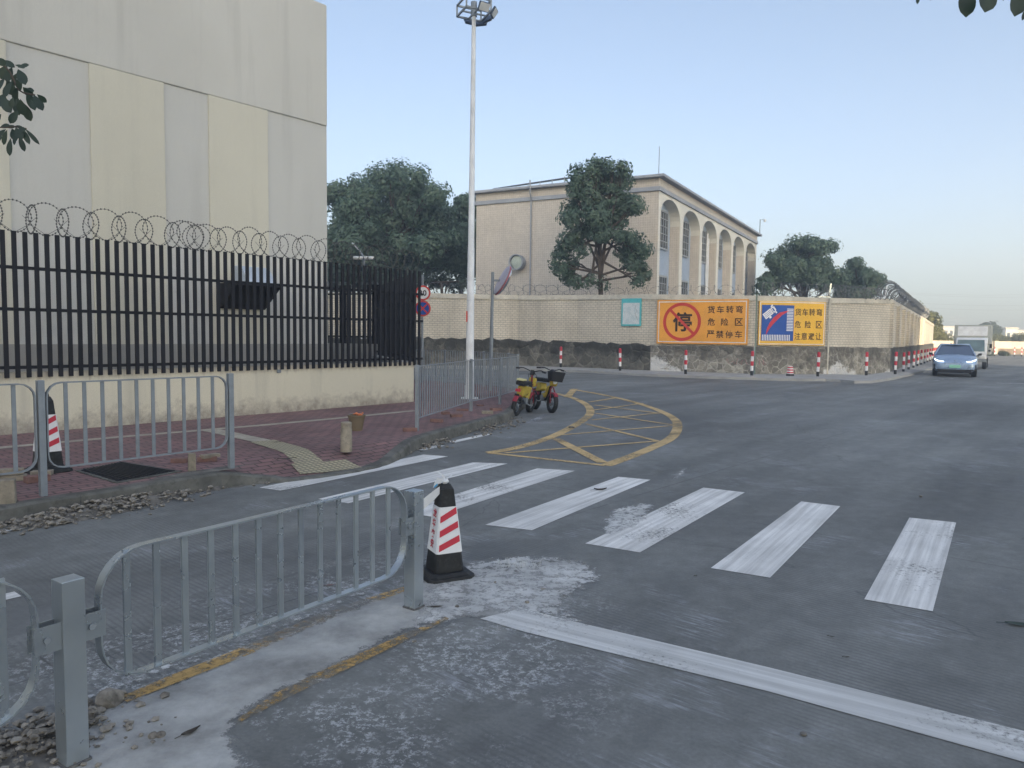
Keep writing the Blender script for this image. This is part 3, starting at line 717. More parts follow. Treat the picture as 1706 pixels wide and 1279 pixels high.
# razor coils on the wall
def coil(pts, r, pitch, rad, z, name, label, m_='wire', seg=14, group='coils of razor wire'):
    P = [Vector(p) for p in pts]; out = []; cum = [0]
    for a, b in zip(P, P[1:]): cum.append(cum[-1] + (b - a).length)
    tot = cum[-1]; nT = int(tot / pitch); i = 0
    rr = 1.0
    for k in range(nT * seg + 1):
        s_ = min(k * pitch / seg, tot - 1e-4)
        while cum[i + 1] < s_: i += 1
        t_ = (s_ - cum[i]) / (cum[i + 1] - cum[i]); c_ = P[i].lerp(P[i + 1], t_); d = (P[i + 1] - P[i]).normalized(); nn = Vector((d.y, -d.x, 0))
        a = 2 * math.pi * k / seg
        if k % seg == 0: rr = random.uniform(.86, 1.12)
        c_ += d * .16 * math.cos(a) * ((k // seg) % 2 * 2 - 1)
        out.append(c_ + nn * math.cos(a) * r * rr + Vector((0, 0, z(c_) if callable(z) else z)) + Vector((0, 0, r + math.sin(a) * r * rr)))
    q = MB(P[0]); q.tube(out, rad, 4)
    for k in range(0, len(out), 2):                       # barbs
        q.box(out[k], (.012 + rad, .012 + rad, .05)); 
    ob = q.build(name, Mt[m_], None, uv=False)
    return tag(ob, label, 'razor wire', group)
off = Vector((0, .12, 0))
coil([WB[0] + off, WB[1] + off, WB[2] + off, WB[3] + off], .26, .30, .009, 3.52, 'razor_wire', 'thin razor wire coil along the wall top in front of the big trees at left')
coil([WB[3] + off, WB[4] + off, WB[5] + off], .20, .5, .007, 3.42, 'razor_wire', 'sparse razor wire on the wall top in front of the arched building')
coil([WB[5] + off + Vector((.3, 0, 0)), WB[6] + off, WB[7] + off], .27, .20, .012, 3.36, 'razor_wire', 'dense razor wire coil on the wall above the truck warning sign')
coil([WB[7] + Vector((-.12, .1, 0)), WB[8] + Vector((-.12, 0, 0))], .42, .26, .014, 3.46, 'razor_wire', 'tall razor wire coil running away along the right side of the wall')
for p, lab in ((WB[6], 'grey metal bracket post holding razor wire above the truck sign'), (WB[7] + Vector((-.2, .15, 0)), 'white angled bracket for razor wire at the wall corner')):
    q = MB(p); z0 = 3.32 if p is WB[6] else 3.47
    q.bar(p + Vector((0, 0, z0)), p + Vector((0.08, 0, z0 + .62)), .06); q.bar(p + Vector((-.5, 0, z0 + .05)), p + Vector((.05, 0, z0 + .05)), .05)
    tag(q.build('wire_bracket', Mt['white_dirty'] if p is not WB[6] else Mt['galv'], bevel=.004), lab, 'bracket')

# ================================================================ SIGNS ON THE WALL
def wall_frame(i, px, z=0):                            # point on wall segment i seen at image column px
    a, b = WB[i], WB[i + 1]; d = (b - a); r_ = ray(px, 600)
    # solve a + t d = s r (in plan)
    det = d.x * (-r_.y) + r_.x * d.y; t_ = (-a.x * (-r_.y) - r_.x * a.y) / det if False else None
    M2 = Matrix(((d.x, -r_.x), (d.y, -r_.y))); sol = M2.inverted() @ Vector((-a.x, -a.y)); return a + d * sol[0]
def zat(px, py, P): r_ = ray(px, py); return CH + r_.z * (P.y / r_.y)
def wall_sign(name, label, cat, seg, x0, x1, y0, y1, depth=.05, off=.06):
    a = wall_frame(seg, x0); b = wall_frame(seg, x1); d = (b - a).normalized(); nn = Vector((d.y, -d.x, 0))
    ztop = zat((x0 + x1) / 2, y0, (a + b) / 2); zbot = zat((x0 + x1) / 2, y1, (a + b) / 2)
    W_ = (b - a).length; H_ = ztop - zbot; c_ = (a + b) / 2 + nn * (off + depth / 2)
    t = thing(name, label, cat, (c_.x, c_.y, zbot), math.atan2(d.y, d.x))
    return t, W_, H_, depth
def plane_M(y):                                        # glyph plane of a sign: x right, y up, facing local -y
    return Matrix(((1, 0, 0, 0), (0, 0, -1, y), (0, 1, 0, 0), (0, 0, 0, 1)))
def flat(mb, x0, x1, z0, z1, y): mb.add([(x0, y, z0), (x1, y, z0), (x1, y, z1), (x0, y, z1)], [(0, 1, 2, 3)])
def frame_rect(mb, W_, H_, y, ins, th):
    x0, x1, z0, z1 = -W_ / 2 + ins, W_ / 2 - ins, ins, H_ - ins
    flat(mb, x0, x1, z1 - th, z1, y); flat(mb, x0, x1, z0, z0 + th, y); flat(mb, x0, x0 + th, z0 + th, z1 - th, y); flat(mb, x1 - th, x1, z0 + th, z1 - th, y)

t, W_, H_, D_ = wall_sign('warning_sign', 'large orange sign with a barred red circle over a black character beside truck warning text', 'sign', 4, 1094, 1245, 499, 573)
q = MB(); q.box((0, 0, H_ / 2), (W_, D_, H_)); q.build('sign_board', Mt['orange'], t, bevel=.01)
yy = -D_ / 2 - .004
q = MB(); frame_rect(q, W_, H_, yy, .07, .035); q.build('border', Mt['white_dirty'], t)
cx_, cz_, r1, r2 = -W_ * .215, H_ * .5, H_ * .435, H_ * .365
q = MB(); put_text(q, 'STOP', cx_ + .02, cz_, H_ * .44, plane_M(yy)); q.build('character', Mt['ink'], t)
q = MB(); k_ = 48; vs = []
for k in range(k_):
    a = 2 * math.pi * k / k_; vs += [(cx_ + r1 * math.cos(a), yy - .004, cz_ + r1 * math.sin(a)), (cx_ + r2 * math.cos(a), yy - .004, cz_ + r2 * math.sin(a))]
q.add(vs, [(2 * k, 2 * k + 1, (2 * k + 3) % (2 * k_), (2 * k + 2) % (2 * k_)) for k in range(k_)])
e = .7071; wv_ = H_ * .03; a1 = (cx_ - e * r2 * 1.02, cz_ + e * r2 * 1.02); a2 = (cx_ + e * r2 * 1.02, cz_ - e * r2 * 1.02)
q.add([(a1[0] - wv_ * e, yy - .008, a1[1] - wv_ * e), (a2[0] - wv_ * e, yy - .008, a2[1] - wv_ * e), (a2[0] + wv_ * e, yy - .008, a2[1] + wv_ * e), (a1[0] + wv_ * e, yy - .008, a1[1] + wv_ * e)], [(0, 1, 2, 3)])
q.build('prohibition_ring', Mt['redsign'], t)
for row, zf in (('货车转弯', .775), ('危险区', .50), ('严禁停车', .225)):
    xs = [.585, .685, .785, .885] if len(row) == 4 else [.59, .735, .885]
    for ch, xf in zip(row, xs): q = MB(); put_text(q, ch, (xf + .02) * W_ - W_ / 2, zf * H_, H_ * .165, plane_M(yy)); q.build('character', Mt['ink'], t)

t, W_, H_, D_ = wall_sign('warning_sign', 'yellow sign with a blue panel showing a white truck turning over a red arc', 'sign', 5, 1260, 1370, 502, 575)
q = MB(); q.box((0, 0, H_ / 2), (W_, D_, H_)); q.build('sign_board', Mt['yellow'], t, bevel=.01)
yy = -D_ / 2 - .004
q = MB(); frame_rect(q, W_, H_, yy, .035, .03); q.build('border', Mt['white_dirty'], t)
bx0, bx1, bz0, bz1 = -W_ / 2 + .11, W_ * .02, H_ * .10, H_ * .91
q = MB(); q.box(((bx0 + bx1) / 2, yy - .003, (bz0 + bz1) / 2), (bx1 - bx0, .006, bz1 - bz0)); pic = q.build('blue_panel', Mt['blue'], t)
bw, bh = bx1 - bx0, bz1 - bz0; y2 = yy - .010
def bp(u_, v_): return (bx0 + u_ * bw, y2, bz0 + v_ * bh)
q = MB()                                               # red arc that tapers at the lower end
oa = [(.14, .16), (.17, .34), (.25, .50), (.38, .66), (.55, .79), (.84, .86)]
ob_ = [(.15, .16), (.24, .32), (.36, .46), (.50, .60), (.64, .73), (.84, .83)]
vs = [bp(*p) for p in oa] + [bp(*p) for p in ob_]
q.add(vs, [(i, i + 1, i + 7, i + 6) for i in range(5)]); q.build('red_arc', Mt['red'], t)
q = MB()
for k in range(17): flat(q, bx0 + (.03 + k * .052) * bw, bx0 + (.055 + k * .052) * bw, bz0 + .01, bz0 + .17 * bh, y2 - .001)
q.build('road_bars', Mt['white'], t); q = MB()
for k in range(15): flat(q, bx1 - .22 * bw, bx1 - .02 * bw, bz0 + (.28 + k * .043) * bh, bz0 + (.302 + k * .043) * bh, y2 - .001)
q.build('road_bars', Mt['white'], t)
q = MB(); a_ = R(38); Rm = Matrix.Rotation(a_, 3, 'Z')
def tq(pts, y): q.add([(bx0 + .26 * bw + (Rm @ Vector((p[0], p[1], 0))).x * bw, y, bz0 + .80 * bh + (Rm @ Vector((p[0], p[1], 0))).y * bw) for p in pts], [tuple(range(len(pts)))])
tq([(-.23, -.09), (.06, -.09), (.06, .09), (-.23, .09)], y2 - .001); tq([(.075, -.09), (.15, -.09), (.19, -.05), (.19, .06), (.15, .09), (.075, .09)], y2 - .001)
tq([(.12, -.14), (.17, -.14), (.17, -.095), (.12, -.095)], y2 - .001); tq([(-.12, -.15), (-.05, -.15), (-.05, -.095), (-.12, -.095)], y2 - .001)
tq([(.10, .095), (.18, .095), (.18, .15), (.10, .13)], y2 - .001)
q.build('truck_picture', Mt['white'], t)
q = MB()
for r_, y_ in ((-.045, 0), (.0, 0), (.045, 0)): tq([(-.20, r_ - .006), (.03, r_ - .006), (.03, r_ + .006), (-.20, r_ + .006)], y2 - .003)
tq([(.10, -.06), (.14, -.05), (.14, .05), (.10, .06)], y2 - .003)
q.build('truck_lines', Mt['blue'], t)
for row, zf in (('货车转弯', .76), ('危险区', .48), ('注意避让', .21)):
    xs = [.58, .685, .79, .90] if len(row) == 4 else [.58, .735, .90]
    for ch, xf in zip(row, xs): q = MB(); put_text(q, ch, xf * W_ - W_ / 2 + .01, zf * H_, H_ * .165, plane_M(yy), W_ * .092); q.build('character', Mt['ink'], t)

t, W_, H_, D_ = wall_sign('map_board', 'small white map board with a turquoise frame on the brick wall', 'board', 3, 1034.5, 1067.5, 497, 543, .04, .03)
q = MB(); q.box((0, 0, H_ / 2), (W_, D_, H_)); q.build('frame', Mt['cyan'], t, bevel=.008)
nb = N('printed_plan'); v_ = nb.ramp(nb.noise(6, 4), .45, .6); Mt['plan'] = nb.fin(nb.mix(v_, (.60, .64, .65), (.48, .56, .58)), .5)
q = MB(); flat(q, -W_ / 2 + .08, W_ / 2 - .08, .08, H_ - .20, -D_ / 2 - .003); q.build('printed_sheet', Mt['plan'], t)
q = MB(); zz = [(.25, .9), (.18, .78), (.30, .66), (.20, .52), (.28, .38), (.33, .25)]
for (a, b), (c_, d) in zip(zz, zz[1:]): q.bar((a * W_, -D_ / 2 - .006, b * (H_ - .2)), (c_ * W_, -D_ / 2 - .006, d * (H_ - .2)), .014, .003)
q.build('plan_line', Mt['ink'], t)

# ================================================================ ARCHED BUILDING
Bc = AT(1092, 560, 40.0); Bc.z = 0
ud = Vector((12.44, 22.0, 0)).normalized(); BL = 25.4; BH = 10.2
ld = Vector((-9.9, 5.2, 0)).normalized(); LL = 11.3
nd = Vector((ud.y, -ud.x, 0))                          # facade normal, to the road
ab = thing('arched_building', 'two storey beige tiled building with six tall arches behind the compound wall', 'building', Bc, math.atan2(ud.y, ud.x))
# local frame: x along the arched facade, y = into the building (+), z up
RZ = math.atan2(ud.y, ud.x); inv = Matrix.Rotation(-RZ, 3, 'Z')
lloc = inv @ ld                                        # side facade direction in local coordinates
DEP = .62; nb_ = 6; pitch = BL / nb_; pw = .52; op = pitch - pw; zs, rise = 8.0, 1.22
q = MB()
for k in range(nb_ + 1):                               # piers
    x0 = k * pitch - (pw / 2 if k else 0) ; x1 = k * pitch + (pw / 2 if k < nb_ else 0)
    if k == 0: x1 = pw / 2 + .1
    q.box(((x0 + x1) / 2, DEP / 2, zs / 2), (x1 - x0, DEP, zs))
q.build('pier', Mt['pale_tile'], ab)
q = MB(); ZT = 9.38
for k in range(nb_):
    x0 = k * pitch + pw / 2 + (.1 if k == 0 else 0); x1 = (k + 1) * pitch - pw / 2; cxm = (x0 + x1) / 2; a = (x1 - x0) / 2; ns = 16
    pts = [(cxm - a * math.cos(math.pi * j / ns), zs + rise * math.sin(math.pi * j / ns) ** .8) for j in range(ns + 1)]
    for j in range(ns):
        (xa, za), (xb, zb) = pts[j], pts[j + 1]
        q.add([(xa, 0, za), (xb, 0, zb), (xb, 0, ZT), (xa, 0, ZT), (xa, DEP, za), (xb, DEP, zb)], [(0, 1, 2, 3), (0, 4, 5, 1)])
    xe = x1 + pw if k < nb_ - 1 else x1 + pw / 2
    q.add([(x1, 0, zs), (xe, 0, zs), (xe, 0, ZT), (x1, 0, ZT)], [(0, 1, 2, 3)])
q.add([(0, 0, zs), (pw / 2 + .1, 0, zs), (pw / 2 + .1, 0, ZT), (0, 0, ZT)], [(0, 1, 2, 3)])
q.build('arcade', Mt['pale_tile'], ab)
q = MB()                                               # tiled inner sides of the piers
for k in range(nb_ + 1):
    for sx_ in ((-1, 1) if 0 < k < nb_ else ((1,) if k == 0 else (-1,))):
        x = k * pitch + sx_ * (pw / 2 + (.1 if k == 0 else 0)) + sx_ * .003; q.add([(x, .06, 0), (x, DEP, 0), (x, DEP, zs), (x, .06, zs)], [(0, 1, 2, 3)])
q.build('pier_lining', Mt['tile'], ab)
q = MB(); q.add([(0, DEP, 0), (BL, DEP, 0), (BL, DEP, ZT), (0, DEP, ZT)], [(0, 1, 2, 3)]); q.build('recessed_wall', Mt['bluepanel'], ab)
q = MB()                                               # side facade and hidden sides
A0 = Vector((0, 0, 0)); A1 = lloc * LL; A2 = A1 + Vector((BL, 0, 0)); A3 = Vector((BL, 0, 0))
for a, b in ((A0, A1), (A1, A2), (A2, A3)): q.add([a, b, b + Vector((0, 0, ZT)), a + Vector((0, 0, ZT))], [(0, 1, 2, 3)])
q.o = Vector((0, 0, 0)); wl = q.build('wall', Mt['tile'], ab)
def slab(z0, z1, o2, name, m_):
    q = MB(); cen = (A1 + A3) / 2; P = []
    e1 = Vector((1, 0, 0)); e2 = lloc
    for p, s1, s2 in ((A0, -1, -1), (A3, 1, -1), (A2, 1, 1), (A1, -1, 1)): P.append(p + e1 * s1 * o2 + e2 * s2 * o2)
    q.prism(P, (0, 0, z0), (0, 0, z1)); return q.build(name, Mt[m_], ab, bevel=.02)
slab(9.38, 9.61, .10, 'string_course', 'cornice')
slab(9.61, 10.05, .03, 'parapet_band', 'tile')
slab(10.05, 10.20, .36, 'roof_slab', 'cornice')
for k in range(nb_):                                   # windows
    x0 = k * pitch + pitch / 2 - 1.2; x1 = x0 + 2.4
    for z0, z1 in ((6.6, 8.7), (3.0, 5.05)):
        fr = MB()
        for (a, b) in (((x0, z0), (x1, z0)), ((x1, z0), (x1, z1)), ((x1, z1), (x0, z1)), ((x0, z1), (x0, z0))): fr.bar((a[0], DEP - .06, a[1]), (b[0], DEP - .06, b[1]), .10)
        for j in range(1, 6): fr.bar((x0 + j * .4, DEP - .08, z0), (x0 + j * .4, DEP - .08, z1), .05)
        for j in range(1, 5): fr.bar((x0, DEP - .08, z0 + j * (z1 - z0) / 5), (x1, DEP - .08, z0 + j * (z1 - z0) / 5), .04)
        w_ = fr.build('window', Mt['winframe'], ab)
        pn = MB(); pn.box(((x0 + x1) / 2, DEP - .03, (z0 + z1) / 2), (2.4, .04, z1 - z0)); pn.build('pane', Mt['glass'], w_)
q = MB(); q.tube([(2 * pitch + 3.3, DEP - .12, 0), (2 * pitch + 3.3, DEP - .12, 8.6)], .07, 8); q.tube([(2 * pitch + 3.7, DEP - .12, 0), (2 * pitch + 3.7, DEP - .12, 8.3)], .05, 8); q.build('downpipe', Mt['white'], ab)
q = MB(); s_ = lloc * 7.7 + Vector((-.06, -.12, 0)); q.tube([s_ + Vector((0, 0, 0)), s_ + Vector((0, 0, 9.4)), s_ + Vector((-.3, -.1, 9.75)), s_ + Vector((-.36, -.1, 10.5))], .05, 6); q.build('downpipe', Mt['cornice'], ab)
# round ventilation duct on the side facade
nS = inv @ Vector((-ld.y, ld.x, 0)); nS = nS if nS.dot(inv @ Vector((0, -1, 0))) > 0 else -nS
vc = lloc * 8.33 + Vector((0, 0, 5.85)); M3 = nS.to_track_quat('Z', 'Y').to_matrix()
q = MB(); q.lathe(vc, [(.44, -.02), (.44, .45), (.47, .5), (.40, .5), (.38, .3)], 24, mtx=M3); dk = q.build('vent_duct', Mt['cornice'], ab, smooth=True)
q = MB(); q.lathe(vc, [(.37, .31), (.37, .36), (.30, .40), (.02, .42)], 24, mtx=M3); q.build('vent_cover', mat('pale_green_metal', (.50, .55, .47), .5), dk, smooth=True)
# things on the roof
tp = Bc + ud * .3 + Vector((-.1, .2, 10.22))
q = MB(tp); q.tube([tp, tp + Vector((0, 0, 1.6))], .022, 5); tag(q.build('lightning_rod', Mt['greyrail']), 'thin rod standing on the near roof corner of the arched building', 'rod')
t = thing('roof_shelter', 'low dark pitched sheet roof lying on the flat roof above the tree', 'roof shelter', Bc + ld * 6 + nd * -1.4 + Vector((0, 0, 10.22)))
o_ = Vector(t.location); a = Bc + ld * 8.0 - nd * .6; b = Bc + ld * 3.4 - nd * .6; mdp = (a + b) / 2
q = MB(o_); q.prism([a + Vector((0, 0, 10.30)), b + Vector((0, 0, 10.50)), b + Vector((0, 0, 10.56)), a + Vector((0, 0, 10.33))], (0, 0, 0), -nd * 1.6); q.build('sheet', Mt['roofdark'], t)
for k in range(7):
    q = MB(o_); p = a.lerp(b, k / 6); q.bar(p + Vector((0, 0, 10.22)), p + Vector((0, 0, 10.3 + .45 * k / 6)), .05); q.build('post', Mt['greyrail'], t)
cp_ = Bc + ud * (BL - .2) + Vector((0.2, -.2, 10.22))
t = thing('security_camera', 'white security camera on a thin pole at the far roof corner of the arched building', 'camera', cp_)
q = MB(); q.tube([(0, 0, 0), (0, 0, 1.15)], .035, 6); q.tube([(0, 0, 1.1), (.28, -.05, 1.15)], .02, 6); q.build('pole', Mt['greyrail'], t)
q = MB(); q.lathe((.36, -.05, 1.03), [(.05, .14), (.11, .09), (.11, 0), (.08, -.08), (.01, -.11)][::-1], 12); q.build('camera_head', Mt['white'], t, smooth=True)

# ================================================================ CREAM BUILDING AT LEFT
wdr = wd; wn = Vector((-wd.y, wd.x, 0))                # wall direction, and to the left (into the compound)
B0 = Vector((-6.97, 9.99, 0)) + wn * 2.0               # local origin of the facade line
sC = 6.785; BHt = 8.66
lb = thing('cream_building', 'tall windowless building with cream and blue grey vertical bands behind the black fence', 'building', B0, math.atan2(wd.y, wd.x))
q = MB(); q.box(((sC - 24) / 2 - 0, 7.03, 3.05), (sC + 24, 14, 6.1)); 
q.build('recessed_band', Mt['bluegrey'], lb)
q = MB(); q.box(((sC - 24) / 2, 7.03, (6.1 + BHt) / 2), (sC + 24.0, 14.06, BHt - 6.1)); q.build('upper_wall', Mt['upper'], lb, bevel=.02)
bands = [(-24, -16), (-13, -9.5), (-6.5, -3.6), (-1.6, .78), (1.98, 3.24), (4.08, 5.34)]
for a, b in bands:
    q = MB(); q.box(((a + b) / 2, .0155, 3.05), (b - a, .029, 6.096)); q.build('cream_band', Mt['cream'], lb, bevel=.008)
q = MB(); q.box(((sC - 24) / 2 + .0, .0, .68), (sC + 23.9, .14, 1.35)); q.build('dado', Mt['dado'], lb)
# hooded louvre box hanging on the facade
t = thing('vent_hood', 'pale boxy hood with a black sloping underside fixed to the cream building', 'vent hood', B0 + wd * 4.72 + Vector((0, 0, 2.05)), math.atan2(wd.y, wd.x))
q = MB(); q.prism([(-.2, 0, .5), (-.2, 0, .86), (-.2, -.36, .82), (-.2, -.62, .48)], (0, 0, 0), (.6, 0, 0)); q.build('casing', mat('pale_blue_metal', (.46, .52, .60), .5), t, bevel=.01)
q = MB(); q.prism([(-.5, -.01, 0), (-.5, -.01, .495), (-.5, -.64, .475), (-.5, -.66, .44), (-.5, -.05, 0)], (.02, 0, 0), (.98, 0, 0)); q.build('louvre', Mt['black'], t)
q = MB()
for k in range(6): q.bar((-.45, -.10 - k * .09, .05 + k * .066), (.45, -.10 - k * .09, .05 + k * .066), .02)
q.build('slats', Mt['darkplastic'], t)

# ================================================================ BLACK FENCE ON ITS LOW WALL
W0 = Vector((-6.97, 9.99, 0)); WL = 7.53
t = thing('low_wall', 'low cream rendered wall under the black slat fence', 'wall', W0, math.atan2(wd.y, wd.x))
q = MB(); q.box(((WL - 12) / 2, .12, .5), (WL + 12, .24, 1.0)); q.build('wall', Mt['cream_low'], t, bevel=.012)
q = MB(); q.box((4.28, -.012, .90), (.075, .03, .06)); q.build('socket_box', Mt['greyrail'], t, bevel=.004)
rt = Vector((-.32, .947, 0)).normalized()              # return wall direction
C1 = W0 + wd * WL; ret = thing('low_wall', 'low rendered wall that turns away behind the corner of the black fence', 'wall', C1 + Vector((0, 0, 0)))
q = MB(C1); 
def wall_run(q, a, b, th, z0, z1):
    d = (b - a).normalized(); nn = Vector((-d.y, d.x, 0)); q.prism([a + Vector((0, 0, z0)), b + Vector((0, 0, z0)), b + nn * th + Vector((0, 0, z0)), a + nn * th + Vector((0, 0, z0))], (0, 0, 0), (0, 0, z1 - z0))
C2 = C1 + rt * 5.2; C3 = C2 + Vector((-11, 5.0, 0))
wall_run(q, C1 + rt * .25, C2, .2, 0, .995); wall_run(q, C2, C3, .2, 0, 1.30); q.build('wall', Mt['dado'], ret)
def black_fence(name, label, a, b, z0, z1, rails, sp=.1325, w_=.055):
    d = (b - a).normalized(); L_ = (b - a).length; t = thing(name, label, 'fence', Vector((a.x, a.y, 0)), math.atan2(d.y, d.x), None)
    q = MB(); k = 0
    while k * sp < L_: q.box((k * sp, 0, (z0 + z1) / 2), (w_, .03, z1 - z0)); k += 1
    q.build('slat_panel', Mt['black'], t)
    for z in rails:
        q = MB(); q.box((L_ / 2, .032, z), (L_, .03, .045)); q.build('rail', Mt['black'], t)
    return t
fa = W0 - wd * 6 + wn * .05 - wn * .10; fb = W0 + wd * (WL + .02) - wn * .05
black_fence('slat_fence', 'black vertical slat fence topped with razor wire in front of the cream building', W0 - wd * 6.0 + wn * -.03, W0 + wd * (WL + .24) + wn * -.03, .93, 2.93, (1.07, 1.87, 2.44))
black_fence('slat_fence', 'short black slat fence seen edge on behind the corner of the front fence', C1 + Vector((-.05, .25, 0)), C2, 1.0, 2.9, (1.1, 2.3), .13)
black_fence('slat_fence', 'distant black slat fence seen through the gaps of the front fence', C2, C3, 1.3, 2.95, (1.5, 2.7), .16, .07)
# razor loops of the near fence
q = MB(W0); base = W0 + wn * .02
def loop(s_, r, tilt, z, lean=0, squash=1.0, rad=.0036):
    c_ = base + wd * s_; c_.z = z + r
    ax = (wd * math.cos(tilt) + wn * math.sin(tilt)); up = (Vector((0, 0, 1)) + wn * lean).normalized()
    pts = [c_ + ax * math.cos(a) * r * squash * (1 - .18 * max(0, -math.sin(a))) + up * math.sin(a) * r for a in [2 * math.pi * k / 28 for k in range(28)]]
    q.tube(pts, rad, 4, closed=True)
    for k in range(0, 28):
        for j in (0,): 
            p = pts[k]; q.box(p, (.014, .014, .022)); 
s_ = -5.6; i = 0
while s_ < WL - .1:
    near = s_
    loop(s_, .222 + random.uniform(-.012, .012), R(random.uniform(-12, 8)), 2.93 + random.uniform(-.02, .01), random.uniform(-.1, .1))
    loop(s_ + .195 + random.uniform(-.03, .03), .195, R(random.uniform(92, 106)), 2.92, random.uniform(-.1, .1))
    if 2.2 < s_ < 2.7: loop(s_ + .12, .24, R(10), 2.90, .3); loop(s_ + .22, .21, R(-25), 2.91, -.2)
    # sagging tie wires that cross between neighbouring loops
    for sg in (0, 1):
        a = base + wd * (s_ + (.02 if sg else .37)) + Vector((0, 0, 2.93)); b = base + wd * (s_ + (.28 if sg else .10)) + Vector((0, 0, 3.16)); q.tube([a, a.lerp(b, .5) + Vector((0, 0, -.02)), b], .003, 4)
    s_ += .39
tag(q.build('razor_wire', Mt['wire_dark'], uv=False), 'large loops of barbed razor wire on top of the near black fence', 'razor wire', 'coils of razor wire')

# ================================================================ RAILINGS
def rr_path(s0, s1, z0, z1, r, n=6):
    P = []
    for cx_, cz_, a0 in ((s1 - r, z0 + r, -90), (s1 - r, z1 - r, 0), (s0 + r, z1 - r, 90), (s0 + r, z0 + r, 180)):
        for k in range(n + 1):
            a = R(a0 + 90 * k / n); P.append((cx_ + r * math.cos(a), cz_ + r * math.sin(a)))
    return P
def flat_frame(mb, P, wd_, th):                        # band wd_ wide (across the panel), th thick
    n = len(P); vs = []
    for i in range(n):
        a = Vector(P[i - 1]); b = Vector(P[(i + 1) % n]); d = (b - a).normalized(); nn = Vector((-d.y, d.x))
        for o2, y in ((-th / 2, -wd_ / 2), (th / 2, -wd_ / 2), (th / 2, wd_ / 2), (-th / 2, wd_ / 2)):
            vs.append((P[i][0] + nn.x * o2, y, P[i][1] + nn.y * o2))
    mb.add(vs, [(4 * i + k, 4 * i + (k + 1) % 4, 4 * ((i + 1) % n) + (k + 1) % 4, 4 * ((i + 1) % n) + k) for i in range(n) for k in range(4)])
def panel(parent, s0, s1, z0, z1, r, fw, ft, bw, bt, bars, m_, smooth=True, y=0, name_bar='bar', rot=0, org=(0, 0)):
    q = MB(); flat_frame(q, rr_path(s0, s1, z0, z1, r), fw, ft)
    fr = q.build('panel_frame', m_, parent, smooth=True)
    if bars:
        b0 = MB(); b0.box((0, 0, (z0 + z1) / 2), (bw, bt, z1 - z0 - ft)); bm0 = b0.build('bar', m_, fr); bm0.location = (bars[0], 0, 0)
        for s_ in bars[1:]:
            c = bm0.copy(); C.objects.link(c); c.parent = fr; c.location = (s_, 0, 0)
    return fr

# median barrier in the foreground
mA = Vector((-1.612, 2.64, 0)); mB_ = Vector((-.56, 4.23, 0)); md = (mB_ - mA).normalized(); ML = (mB_ - mA).length
t = thing('median_barrier', 'galvanised steel barrier with rounded panels and square posts in the foreground', 'barrier', mA, math.atan2(md.y, md.x))
def post(parent, s_, z0, z1, w_, m_, name='post', bev=.0025, cap=True):
    q = MB(); q.box((s_, 0, (z0 + z1) / 2), (w_, w_, z1 - z0)); return q.build(name, m_, parent, bevel=bev)
for s_ in (0, ML): post(t, s_, -.02, .695, .080, Mt['galv'])
for s_ in (-ML,): post(t, s_, -.02, .695, .080, Mt['galv'])
bars = [.215 + k * .1228 for k in range(13)]
panel(t, .105, ML - .085, .245, .755, .17, .045, .007, .027, .012, bars, Mt['galv'])
panel(t, .105 - ML, -.115, .245, .755, .17, .045, .007, .027, .012, [b - ML for b in bars], Mt['galv'])
def bracket(s_, w_):
    q = MB(); q.box((s_, -.026, .50), (w_, .004, .10)); q.box((s_, .026, .50), (w_, .004, .10)); b = q.build('bracket', Mt['galv'], t)
    q = MB(); q.lathe((s_ - .01, -.031, .50), [(.013, -.008), (.013, .0), (.006, .001)], 8, axis='Y'); q.build('bolt', Mt['greyrail'], b)
    q = MB(); q.lathe((s_ - .01, .036, .50), [(.013, -.008), (.013, .0)], 8, axis='Y'); q.build('bolt', Mt['greyrail'], b)
bracket(.075, .085); bracket(ML - .065, .07); bracket(-.08, .10)
for s_ in (0, ML):
    q = MB(); q.prism([(s_ - .048, -.044, .0), (s_ - .01, -.052, 0), (s_ + .046, -.046, 0), (s_ + .05, .04, 0), (s_ + .01, .05, 0), (s_ - .046, .046, 0)], (0, 0, .004), (0, 0, .012)); q.build('mortar_collar', mat('dark_grout', (.12, .12, .12), .95, var=.4, scale=30, bump=.6), t)

# pavement railing at the left
def rail_run(name, label, pts, z1, z0, zb, posts, sp=.15, pw_=.05, r=.07, m_=None, bw=.03, fw=.035, pan_gap=.04, post_top=0.0, skipbars=False, zpost=KZ):
    m_ = m_ or Mt['greyrail']; P = [Vector((p[0], p[1], 0)) for p in pts]
    t = thing(name, label, 'railing', P[0])
    for i, p in enumerate(P):
        if i in posts:
            q = MB(P[0]); d = (P[min(i + 1, len(P) - 1)] - P[max(i - 1, 0)]); q.box((p.x, p.y, (zpost + z1 + post_top) / 2 - .0), (pw_, pw_, z1 + post_top - zpost), math.atan2(d.y, d.x)); q.build('post', m_, t, bevel=.004)
    for a, b in zip(P, P[1:]):
        d = b - a; L_ = d.length; e = bpy.data.objects.new('panel', None)
        n_ = max(2, int(round((L_ - .15) / sp))); s0, s1 = pan_gap, L_ - pan_gap; st = (s1 - s0) / n_
        q = MB(); flat_frame(q, rr_path(s0, s1, z0, z1 - .015, r, 4), fw, .012); fr = q.build('panel_frame', m_, t, smooth=True)
        fr.location = a - P[0]; fr.rotation_euler = (0, 0, math.atan2(d.y, d.x))
        b0 = MB(); b0.box((0, 0, (z0 + z1 - .015) / 2), (bw, .012, z1 - z0 - .03)); o0 = b0.build('bar', m_, fr); o0.location = (s0 + st, 0, 0)
        for k in range(2, n_): c = o0.copy(); C.objects.link(c); c.parent = fr; c.location = (s0 + st * k, 0, 0)
        bpy.data.objects.remove(e)
    return t
